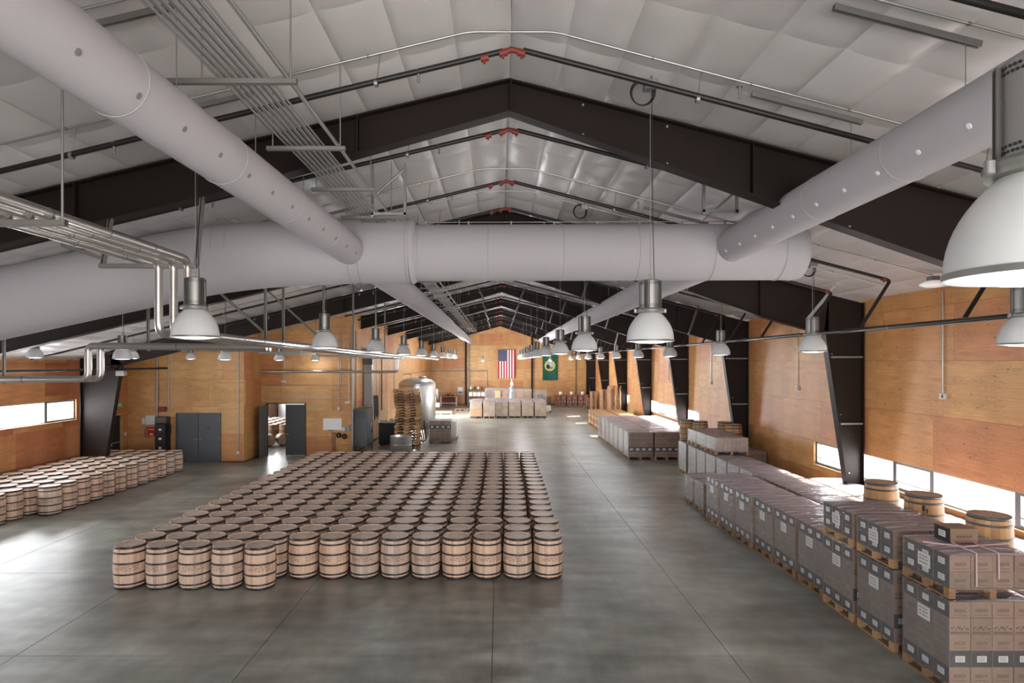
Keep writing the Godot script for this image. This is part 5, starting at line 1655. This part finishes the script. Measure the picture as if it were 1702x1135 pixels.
# ---------------------------------------------------------------- pipework
func pipe(called: String, label: String, cat: String, pts: Array, r: float, m: Material, bend := 0.0, bands := 0.0, group := "") -> Node3D:
	var root := thing(called, label, cat, pts[0], 0, group)
	var q := []
	for p in pts: q.append(p - pts[0])
	var b := MB.new()
	b.path(fillet(q, bend, 7) if bend > 0.0 else q, r, 14)
	obj("run", b.mesh(), m, root)
	if bands > 0.0:
		b = MB.new()
		for i in q.size() - 1:
			var d: Vector3 = q[i + 1] - q[i]
			var n := int(d.length() / bands)
			for k in range(1, n):
				var c: Vector3 = q[i] + d * (float(k) / n)
				b.tube(c - d.normalized() * 0.012, c + d.normalized() * 0.012, r + 0.004, 14)
		if b.v.size(): obj("clamp_bands", b.mesh(), M.strut, root)
	return root

func channel(called: String, label: String, a: Vector3, e: Vector3, size := 0.045, group := "", m: Material = null) -> MeshInstance3D:
	var b := MB.new()
	var d := (e - a).normalized()
	var side := Vector3.UP.cross(d).normalized() if absf(d.y) < 0.95 else Vector3.RIGHT
	var basis := Basis(d, side.cross(d) * -1.0, side)
	basis = Basis(d, d.cross(side), side)
	var L := (e - a).length()
	var h := size / 2
	b.box(a.lerp(e, 0.5), Vector3(L, 0.004, size), Color.WHITE, 0.0, basis)
	for s in [-1.0, 1.0]:
		b.box(a.lerp(e, 0.5) + basis * Vector3(0, -h, s * (h - 0.002)), Vector3(L, size, 0.004), Color.WHITE, 0.0, basis)
		b.box(a.lerp(e, 0.5) + basis * Vector3(0, -size, s * (h * 0.7)), Vector3(L, 0.004, h * 0.6), Color.WHITE, 0.0, basis)
	var o := obj(called, b.mesh(), m if m else M.strut)
	tag(o, label, "strut", group)
	return o

func build_pipes() -> void:
	# four jacketed pipes overhead on the left, three of which drop and run on down the hall
	var xs := [-4.95, -4.74, -4.53, -4.33]
	for k in 4:
		if k == 0:
			pipe("steam_pipe", "shiny jacketed pipe of the overhead rack, outermost, ending at the rack's cross strut", "pipe", [V(-4.95, 5.93, 0.6), V(-4.95, 5.90, 9.2)], 0.055, M.stainless, 0.0, 0.9, "jacketed pipes")
		else:
			var x: float = xs[k]
			var drop := 8.72
			pipe("steam_pipe", "shiny pipe dropping from the overhead rack and running down the hall, %s from outer side" % nth(k - 1), "pipe", [V(x, 5.93, 0.6), V(x, 5.92, drop), V(x, 4.89, drop), V(x + [0, 0.0, 0.03, 0.06][k], 4.66, 44.0 if k == 3 else 29.2)], 0.055, M.stainless, 0.16, 0.9, "jacketed pipes")
	pipe("steam_pipe", "jacketed pipe turning down and running along the doorway wall", "pipe", [V(-4.74, 4.66, 29.25), V(-4.74, 4.03, 29.3), V(-11.2, 4.03, 29.3)], 0.06, M.stainless, 0.14, 1.6, "jacketed pipes")
	for k in 2:
		var d := 12.95 + 0.2 * k
		pipe("steam_pipe", "jacketed pipe stepping down towards the strip window, %s of the pair" % ["nearer", "farther"][k], "pipe", [V(-4.8, 4.80 - 0.02 * k, d), V(-8.5 + 0.13 * k, 4.83, d), V(-8.5 + 0.13 * k, 4.14, d), V(-16.5, 4.10, d)], 0.07, M.stainless, 0.14, 1.3, "jacketed pipes")
	# trapeze struts and posts of the rack
	channel("rack_strut", "steel cross strut under the end of the overhead pipe rack", V(-5.55, 5.86, 8.7), V(-4.2, 5.86, 8.7), 0.06, "pipe rack struts")
	channel("rack_strut", "steel cross strut under the overhead pipe rack near the camera", V(-5.9, 5.87, 6.05), V(-4.18, 5.87, 6.05), 0.06, "pipe rack struts")
	channel("rack_post", "steel post from the dark rafter to the inner end of the rack strut", V(-4.2, 5.84, 8.72), V(-4.2, roof(-4.2) - 0.75, 8.9), 0.055, "pipe rack posts")
	channel("rack_post", "steel post from the dark rafter to the outer end of the rack strut", V(-5.5, 5.84, 8.72), V(-5.5, roof(-5.5) - 0.75, 8.9), 0.055, "pipe rack posts")
	var rod := MB.new(); rod.tube(V(-4.22, 5.86, 6.05), V(-4.22, roof(-4.22) - 0.1, 6.05), 0.012, 8)
	tag(obj("threaded_rod", rod.mesh(), M.galv), "threaded rod carrying the near end of the pipe rack strut", "rod")
	channel("rack_brace", "diagonal steel brace beside the outer end of the pipe rack", V(-6.1, 5.95 + 0.2, 8.74), V(-5.5, 5.95, 8.74), 0.04)
	var i := 0
	for d in [13.3, 14.4, 17.7, 21.3, 25.2, 27.2]:
		i += 1
		var x := -4.95
		channel("hanger_post", "steel hanger post holding up the jacketed pipes, %s from the camera" % nth(i - 1), V(x, 4.75, d), V(x, roof(x) - 0.12, d), 0.05, "pipe hanger posts")
		channel("hanger_strut", "short steel strut below the jacketed pipes, %s from the camera" % nth(i - 1), V(x - 0.15, 4.72 - 0.01 * i, d), V(-4.2, 4.72 - 0.01 * i, d), 0.045, "pipe hanger struts")
		if i in [1, 3]:
			channel("hanger_brace", "diagonal steel brace from roof to hanger post, %s from the camera" % nth(i - 1), V(x - 1.6, roof(x - 1.6) - 0.5, d + 0.05), V(x, 5.1, d + 0.05), 0.045, "pipe hanger braces")
	i = 0
	for x in [-7.3, -10.3, -12.4, -14.3]:
		i += 1
		channel("hanger_post", "steel hanger post of the pipes crossing to the strip window, %s from the jacketed riser" % nth(i - 1), V(x, 4.03 if x < -8 else 4.72, 13.05), V(x, roof(x) - 0.12, 13.05), 0.045, "cross pipe hanger posts")
	# black sprinkler mains lengthwise
	pipe("sprinkler_main", "long black sprinkler main running below the roof along the window wall", "pipe", [V(7.35, 5.15, -2.0), V(7.35, 5.15, 63.5)], 0.042, M.black_pipe, 0.0, 3.4)
	pipe("sprinkler_main", "black sprinkler main running above the low barrels to the cross wall", "pipe", [V(-14.8, 4.21, -2.0), V(-14.8, 4.21, 27.9)], 0.045, M.black_pipe, 0.0, 3.2)
	# sprinkler branches parallel to the roof slope with red couplings at the ridge
	var k := 0
	var d := 7.4 - 2.55 * 2
	while d < 62.0:
		var mm := fmod(d - FIRST + BAY * 3, BAY)
		var dd := d
		if mm < 0.4: dd += 0.5
		if absf(dd - 12.5) < 0.1: dd = 12.8
		var root := thing("sprinkler_branch", "black sprinkler branch pipe following the roof slope with red ridge couplings, %s from the camera" % nth(k), "pipe", V(RIDGE_X, RIDGE_Y - 0.42, dd), 0, "sprinkler branches")
		var xr := 7.75
		var xl := 15.2 if dd < 27.5 else 7.0
		var b := MB.new()
		b.tube(Vector3(0.14, -0.02, 0), Vector3(xr, -SLOPE_R * xr - 0.02, 0), 0.034, 10)
		b.tube(Vector3(-0.1, -0.03, 0), Vector3(-xl, -SLOPE_L * xl - 0.03, 0), 0.034, 10)
		obj("run", b.mesh(), M.black_pipe, root)
		b = MB.new()
		b.path(fillet([Vector3(xr, -SLOPE_R * xr - 0.02, 0), Vector3(xr + 0.1, -SLOPE_R * xr - 0.06, 0), Vector3(7.22, 5.2 - RIDGE_Y + 0.42, 0.06)], 0.08), 0.034, 10)
		obj("drop", b.mesh(), M.black_pipe, root)
		for q in [[0.12, -0.05], [-0.1, -0.05], [-0.32, -0.11], [xr - 0.02, -SLOPE_R * xr - 0.02]]:
			b = MB.new()
			b.tube(Vector3(q[0] - 0.045, q[1] + 0.011 * signf(q[0]), 0), Vector3(q[0] + 0.045, q[1] - 0.011 * signf(q[0]), 0), 0.044, 12)
			b.box(Vector3(q[0], q[1] - 0.01, 0), Vector3(0.03, 0.11, 0.03))
			obj("coupling", b.mesh(), M.red, root)
		b = MB.new()
		b.path([Vector3(-0.1, -0.05, 0), Vector3(0.0, -0.01, 0), Vector3(0.12, -0.04, 0)], 0.036, 10)
		obj("ridge_elbow", b.mesh(), M.red, root)
		for x in [-9.0, -5.2, -1.6, 2.2, 5.6]:
			if -x > xl: continue
			var y: float = -(SLOPE_R if x > 0 else SLOPE_L) * absf(x)
			b = MB.new()
			b.tube(Vector3(x, y - 0.06, 0), Vector3(x + 0.05, y + 0.32, 0), 0.008, 6)
			b.lathe([Vector2(0.045, -0.02), Vector2(0.045, 0.02)], 12, Color.WHITE, false, Vector3(x, y - 0.03, 0), Basis(Vector3.BACK, PI / 2))
			obj("hanger", b.mesh(), M.galv, root)
			b = MB.new()
			b.tube(Vector3(x + 0.5, y - 0.02, 0), Vector3(x + 0.5, y + 0.13, 0), 0.016, 8); b.box(Vector3(x + 0.5, y + 0.12, 0), Vector3(0.06, 0.012, 0.06))
			obj("sprinkler_head", b.mesh(), M.galv, root)
		d += 2.55; k += 1

# ---------------------------------------------------------------- conduits, struts and cables under the roof
func build_ceiling_services() -> void:
	# bundle of eleven conduits on trapezes
	for k in 14:
		var x := -2.53 + 0.033 * k
		var y := 7.08 + 0.012 * (k % 2)
		pipe("conduit", "thin steel conduit of the overhead bundle, %s from its outer side" % nth(k), "conduit", [V(x, y, 0.8), V(x + 0.05, y - 0.02, 54.0)], 0.0115, M.emt, 0.0, 0.0, "bundled conduits")
	pipe("conduit", "thicker single conduit running beside the overhead bundle", "conduit", [V(-1.95, 7.12, 0.8), V(-1.93, 7.1, 54.0)], 0.022, M.emt)
	var i := 0
	var d := 3.88
	while d < 54.0:
		if absf(fmod(d - FIRST + BAY * 2, BAY)) > 0.2:
			var x0 := -3.35 if i == 1 else -2.75
			channel("trapeze_strut", "short steel trapeze strut under the conduit bundle, %s from the camera" % nth(i), V(x0, 7.05, d), V(-1.82, 7.05, d), 0.045, "conduit trapeze struts")
			for x in [-2.68, -1.88]:
				var b := MB.new(); b.tube(V(x, 7.02, d), V(x, roof(x) - 0.12, d), 0.008, 6)
				tag(obj("threaded_rod", b.mesh(), M.galv), "threaded rod of the %s conduit trapeze, %s side" % [nth(i), "outer" if x < -2 else "ridge"], "rod", "conduit trapeze rods")
			i += 1
		d += 1.77 if i < 25 else 3.0
	# single conduits parallel to the slope with flat crowns
	i = 0
	for q in [5.4, 7.25, 12.4, 14.0, 20.5, 28.0, 36.0, 43.5]:
		var a := 0.35
		pipe("roof_conduit", "thin steel conduit following the roof slope over the ridge, %s from the camera" % nth(i), "conduit", [V(-6.8 if q > 27 else -12.0, roof(-6.8 if q > 27 else -12.0) - 0.22, q), V(-a, RIDGE_Y - 0.30, q), V(a + 0.3, RIDGE_Y - 0.30, q), V(8.6, roof(8.6) - 0.24, q)], 0.014, M.emt, 0.12, 1.1, "conduits following the roof slope")
		i += 1
	# junction boxes with coiled black cord above the lamps of the duct row
	i = 0
	for p in [[1.88, 7.77], [1.9, 13.87], [-3.9, 8.0], [6.92, 13.8]]:
		var r := thing("junction_box", "roof junction box with a coil of black cord, %s" % ["in front of the first big frame", "second by the ridge", "on the conduit bundle side", "on the window side"][i], "junction box", V(p[0], roof(p[0]) - 0.25, p[1]))
		obj("box", boxmesh(Vector3(0.16, 0.12, 0.14), 0.01), M.galv, r)
		for k in 3:
			var b := MB.new(); var pts := []
			for t in 25: pts.append(Vector3(-0.1 + cos(t * TAU / 24) * (0.13 + 0.012 * k), -0.1 + sin(t * TAU / 24) * (0.14 + 0.012 * k), 0.02 * k))
			b.path(pts, 0.007, 6, Color.WHITE, false)
			obj("cord_coil", b.mesh(), M.cable, r)
		i += 1
	# short channels under the roof that carry the branch ducts by wires
	for side in 2:
		i = 0
		var dd := 3.8
		while dd < 58.0:
			if absf(fmod(dd - FIRST + BAY * 2, BAY)) > 0.3 and absf(dd - 12.0) > 0.9:
				var x: float = [-3.6, 3.68][side]
				var L := 0.66
				var w: String = ["conduit side", "window side"][side]
				channel("roof_channel", "steel channel fixed under the roof above the %s branch duct, %s from the camera" % [w, nth(i)], V(x - L, roof(x - L) - 0.17, dd), V(x + L, roof(x + L) - 0.17, dd), 0.05, "roof channels, " + w)
				var b := MB.new()
				var hx: float = [-2.9 if dd < 12.0 else -2.73, 4.2][side]
				b.tube(V(hx, roof(hx) - 0.22, dd), V(hx, 6.93, dd), 0.005, 6)
				tag(obj("hanging_wire", b.mesh(), M.wire), "thin wire from roof channel to the %s branch duct, %s from the camera" % [w, nth(i)], "wire", "duct hanging wires, " + w)
				i += 1
			dd += 1.83 if dd < 30.0 else 3.7
	# unistrut gallows by the crossing duct
	for s in [[-1.9, 10.8], [3.75, 10.6]]:
		var r := thing("strut_gallows", "triangular steel strut frame hanging from the roof before the crossing duct, %s" % ["ridge side" if s[0] < 0 else "window side"], "strut frame", V(s[0], 0, s[1]))
		var top: float = roof(s[0]) - 0.2
		var lowy := 7.0
		for x in [-0.28, 0.28]: obj("post", boxmesh(Vector3(0.045, top - lowy + 0.08 * (-x), 0.045), 0.0, Vector3(x, (top + lowy) / 2, 0)), M.galv, r)
		obj("cross_bar", boxmesh(Vector3(0.62, 0.045, 0.045), 0.0, Vector3(0, lowy + 0.05, 0)), M.galv, r)
		var bx := MB.new(); bx.tube(Vector3(-0.28, top - 0.6, 0), Vector3(0.28, top - 0.1, 0), 0.02, 6)
		obj("diagonal", bx.mesh(), M.galv, r)
	# red-brown cord of the exposed ridge: paired braces at the ridge further down
	i = 0
	for f in range(2, 8):
		for s in [-1.0, 1.0]:
			channel("flange_brace", "short pale brace from rafter bottom to roof near the ridge, %s frame, %s" % [nth(f), "conduit side" if s < 0 else "window side"], V(0.15 + s * 0.9, RIDGE_Y - 0.78 - 0.22 * 0.9 + 0.02, FIRST + BAY * f - 0.15), V(0.15 + s * 1.15, RIDGE_Y - 0.42, FIRST + BAY * f - 0.75), 0.06, "flange braces", M.galv)
		for x in [3.2, 5.4, 7.3]:
			channel("flange_brace", "short pale rafter brace on the window side, %s frame, %s from the ridge" % [nth(f), nth(int(x / 2.0))], V(x, roof(x) - 0.16 - rafter_depth_r(x), FIRST + BAY * f - 0.15), V(x + 0.15, roof(x) - 0.18, FIRST + BAY * f - 0.85), 0.06, "flange braces", M.galv)
	channel("flange_brace", "long pale diagonal brace above the window-wall lamp at the near frame", px(1342, 527, 15.9), px(1386, 474, 15.6), 0.07, "flange braces", M.galv)

# ---------------------------------------------------------------- fittings on the walls
func box_on_wall(called: String, label: String, cat: String, a: Vector3, size: Vector3, m: Material, bev := 0.01) -> MeshInstance3D:
	var o := obj(called, boxmesh(size, bev), m, self, a)
	tag(o, label, cat)
	return o

func build_wall_fittings() -> void:
	# conduit drops to sockets on the window wall
	var n := 0
	for p in [[13.58, 4.26, 0.02], [20.2, 3.7, 0.0], [28.4, 3.6, 0.0], [35.5, 3.5, 0.0], [43.5, 3.7, 0.0], [9.0, 3.4, 0.0]]:
		n += 1
		var r := thing("wall_socket", "socket at the end of a thin conduit on the window wall, %s of its kind" % nth(n - 1), "socket", V(WALL_R - 0.03, 0, p[0]), 0, "sockets on the window wall")
		var top := roof(WALL_R) - 0.15
		var lo: float = p[1] - (0.45 if n == 1 else 0.0)
		var b := MB.new(); b.tube(Vector3(0, lo, 0), Vector3(0, top, 0), 0.014, 8)
		obj("conduit", b.mesh(), M.emt, r)
		obj("box", boxmesh(Vector3(0.07, 0.13, 0.16), 0.008, Vector3(0, lo - 0.06, 0)), M.plastic, r)
		obj("outlet", boxmesh(Vector3(0.012, 0.08, 0.05), 0.0, Vector3(-0.038, lo - 0.06, 0.03)), M.alu_dark, r)
	# glass globe fitting high on the near window wall
	var gl := thing("ceiling_speaker", "white disc fitting with grey base high by the window wall", "fitting", px(1551, 474, 12.6))
	obj("base", boxmesh(Vector3(0.18, 0.1, 0.16), 0.01, Vector3(0, 0.13, 0)), M.strut, gl)
	var b := MB.new(); b.lathe([Vector2(0, -0.05), Vector2(0.14, -0.04), Vector2(0.24, 0.0), Vector2(0.24, 0.03), Vector2(0.12, 0.09), Vector2(0, 0.09)], 28)
	obj("disc", b.mesh(), M.lens, gl)
	# office wall: panels, alarm, drawers, conduits
	var W := 27.96
	pipe("wall_pipe", "silver vertical pipe on the plywood cross wall left of the black drawers", "pipe", [px(261, 594, W - 0.04), px(261, 760, W - 0.04)], 0.045, M.galv)
	pipe("wall_pipe", "thin vertical conduit on the plywood cross wall right of the black drawers", "pipe", [px(281, 584, W), px(281, 700, W)], 0.014, M.emt)
	pipe("wall_pipe", "second thin vertical conduit on the cross wall right of the black drawers", "pipe", [px(284.5, 584, W), px(284.5, 690, W)], 0.010, M.emt)
	pipe("wall_pipe", "vertical conduit on the plywood cross wall right of the double doors, ending in a switch", "pipe", [px(396, 582, W), px(396, 752, W)], 0.016, M.emt)
	box_on_wall("switch_box", "switch box low on the cross wall right of the double doors", "switch", px(396, 752, W - 0.02), Vector3(0.12, 0.12, 0.07), M.plastic)
	var eb := thing("electrical_box", "white electrical box on the cross wall above the red cabinet", "electrical box", px(250.5, 698, W - 0.04))
	obj("case", boxmesh(Vector3(0.42, 0.42, 0.14), 0.01), M.plastic, eb)
	obj("side_box", boxmesh(Vector3(0.14, 0.26, 0.12), 0.01, Vector3(-0.3, -0.05, 0)), M.plastic, eb)
	var fc := thing("hose_cabinet", "bright red fire cabinet on the cross wall below the white electrical box", "fire cabinet", px(252.8, 716.5, W - 0.05))
	obj("case", boxmesh(Vector3(0.36, 0.36, 0.16), 0.01), M.fire_red, fc)
	for q in 5: obj("mark", boxmesh(Vector3(0.04, 0.03, 0.004), 0.0, Vector3(-0.11 + q * 0.055, 0.09 - 0.004 * (q % 2), 0.082)), M.white, fc)
	obj("emblem", boxmesh(Vector3(0.14, 0.05, 0.004), 0.0, Vector3(0.01, -0.12, 0.082)), M.white, fc)
	var hs := MB.new()
	hs.path(fillet([Vector3(-0.2, 0.18, 0.04), Vector3(-0.28, 0.05, 0.06), Vector3(-0.28, -0.22, 0.06), Vector3(-0.12, -0.26, 0.06)], 0.08), 0.025, 8)
	obj("hose", hs.mesh(), M.wood[3], fc)
	box_on_wall("alarm_box", "dull red alarm box on the cross wall above the black drawers", "alarm", px(270, 680, W - 0.06), Vector3(0.3, 0.22, 0.16), M.red)
	var dw := thing("drawer_tower", "tower of black drawers with white labels against the plywood cross wall", "drawers", V((271 - 829) * 27.7 / F, 0, 27.68))
	obj("body", boxmesh(Vector3(0.44, 1.75, 0.5), 0.01, Vector3(0, 0.88, 0)), M.black, dw)
	for q in 4:
		obj("drawer", boxmesh(Vector3(0.41, 0.36, 0.02), 0.006, Vector3(0, 0.28 + q * 0.4, 0.255)), M.black, dw)
		obj("label", boxmesh(Vector3(0.12, 0.08, 0.004), 0.0, Vector3(0.02, 0.32 + q * 0.4, 0.267)), M.white, dw)
	obj("charger", boxmesh(Vector3(0.5, 0.3, 0.4), 0.03, Vector3(0, 1.92, 0)), M.alu_dark, dw)
	obj("telephone", boxmesh(Vector3(0.1, 0.4, 0.1), 0.01, Vector3(0.3, 1.5, 0.0)), M.black, dw)
	box_on_wall("door_notice", "small pale notice on the right leaf of the closed double doors", "notice", px(346, 711, 27.96), Vector3(0.16, 0.07, 0.01), M.red, 0.0)
	box_on_wall("light_switch", "small grey switch beside the emergency door corner", "switch", V(WALL_L + 0.04, 1.3, 27.75), Vector3(0.06, 0.16, 0.12), M.plastic)
	# floodlights below the roof at the left
	box_on_wall("flood_lamp", "grey rectangular fitting at the head of the dark left column", "fitting", V(-14.55, 4.05, 24.12), Vector3(0.34, 0.2, 0.2), M.strut)
	# doorway wall: whiteboard, panels, broom, hoses, conduits
	W = 29.96
	var wb := thing("whiteboard", "whiteboard with faint marks on the doorway wall", "whiteboard", px(552.5, 705, W))
	obj("board", boxmesh(Vector3(0.89, 0.56, 0.02), 0.004), M.white, wb)
	obj("tray", boxmesh(Vector3(0.3, 0.03, 0.06), 0.0, Vector3(-0.05, -0.29, 0.03)), M.alu_dark, wb)
	box_on_wall("control_box", "small white control box right of the whiteboard", "control box", px(571, 713, W), Vector3(0.16, 0.18, 0.1), M.plastic)
	box_on_wall("control_box", "grey control box at the wall corner right of the whiteboard", "control box", px(578.5, 711, W), Vector3(0.18, 0.32, 0.12), M.alu)
	var hk := thing("broom", "pair of brown tools hung on a wall rack below the whiteboard", "tools", px(555, 737, W))
	obj("rack", boxmesh(Vector3(0.24, 0.05, 0.06), 0.0, Vector3(0, 0.5, 0)), M.wood[3], hk)
	for x in [-0.05, 0.06]:
		var t := MB.new(); t.tube(Vector3(x, -0.45, 0.04), Vector3(x, 0.5, 0.04), 0.022, 8)
		obj("handle", t.mesh(), M.wood[3], hk)
	for k in 2:
		var c := MB.new()
		for q in 3: c.lathe([Vector2(0.10 - 0.02 * q, -0.03), Vector2(0.13 - 0.02 * q, 0.0), Vector2(0.10 - 0.02 * q, 0.03)], 18, Color.WHITE, true, Vector3(0, 0, 0.04 + 0.03 * q), Basis(Vector3.RIGHT, PI / 2))
		tag(obj("coiled_hose", c.mesh(), M.black, self, px(563.5 + k * 9.5, 723 + 2 * k, W)), "small coil of black hose on the doorway wall, %s the whiteboard" % ["straight below", "right below"][k], "hose", "hose coils on the doorway wall")
	for q in [[563, 560, 679], [580, 565, 669], [473, 595, 632], [566, 540, 640]]:
		pipe("wall_pipe", "thin vertical conduit on the doorway wall, %s" % {563: "ending in a socket above the whiteboard", 580: "at the wall corner", 473: "above the open doorway", 566: "high above the whiteboard"}[q[0]], "pipe", [px(q[0], q[1], W), px(q[0], q[2], W)], 0.013, M.emt)
	box_on_wall("wall_socket", "socket on the doorway wall above the whiteboard", "socket", px(563, 679, W - 0.02), Vector3(0.12, 0.14, 0.07), M.plastic)
	box_on_wall("wall_socket", "socket on the doorway wall above the open doorway", "socket", px(472, 634, W - 0.02), Vector3(0.26, 0.1, 0.08), M.plastic)
	box_on_wall("emergency_light", "white twin-head emergency fitting near the wall corner above the whiteboard", "fitting", px(578, 669, W - 0.04), Vector3(0.24, 0.1, 0.1), M.plastic)
	for y in [640, 663]: pipe("wall_pipe", "thin conduit running level across the doorway wall, %s" % ("upper" if y == 640 else "lower"), "pipe", [px(415 if y == 640 else 440, y, W), px(584, y, W)], 0.011, M.emt)
	pipe("corner_pipe", "silver pipe standing at the outer corner of the doorway wall", "pipe", [V(HALL_L + 0.05, 0.0, 29.9), V(HALL_L + 0.05, roof(HALL_L) - 0.6, 29.9)], 0.035, M.galv)
	# hall wall: vertical pipes and a level pipe
	var H := HALL_L + 0.06
	i_pipes(H)
	pipe("wall_pipe", "level pipe on the long plywood wall and round onto the flag wall", "pipe", [V(H, 3.55, 46.0), V(H, 3.55, 64.85), V(-1.2, 3.55, 64.85)], 0.04, M.galv, 0.1)
	pipe("wall_pipe", "vertical pipe beside the dark column on the flag wall", "pipe", [V(-3.05, 0.0, 64.85), V(-3.05, 7.6, 64.85)], 0.05, M.galv)
	pipe("wall_pipe", "vertical thin pipe right of the green flag", "pipe", [V(8.0, 0.0, 64.9), V(8.0, 6.2, 64.9)], 0.03, M.black_pipe)
	pipe("wall_pipe", "vertical pipe above the shelf rack on the flag wall", "pipe", [V(-1.2, 1.8, 64.88), V(-1.2, 3.55, 64.88)], 0.03, M.galv)

func i_pipes(H: float) -> void:
	var k := 0
	for d in [30.6, 34.6, 36.0, 37.4, 39.2, 42.0]:
		pipe("wall_pipe", "vertical pipe on the long plywood hall wall, %s from its near corner" % nth(k), "pipe", [V(H, 0.1 if k % 2 == 0 else 1.6, d), V(H, roof(HALL_L) - 0.9 - 0.2 * k, d)], 0.022 + 0.01 * (k % 2), M.emt if k % 3 else M.alu_dark)
		k += 1
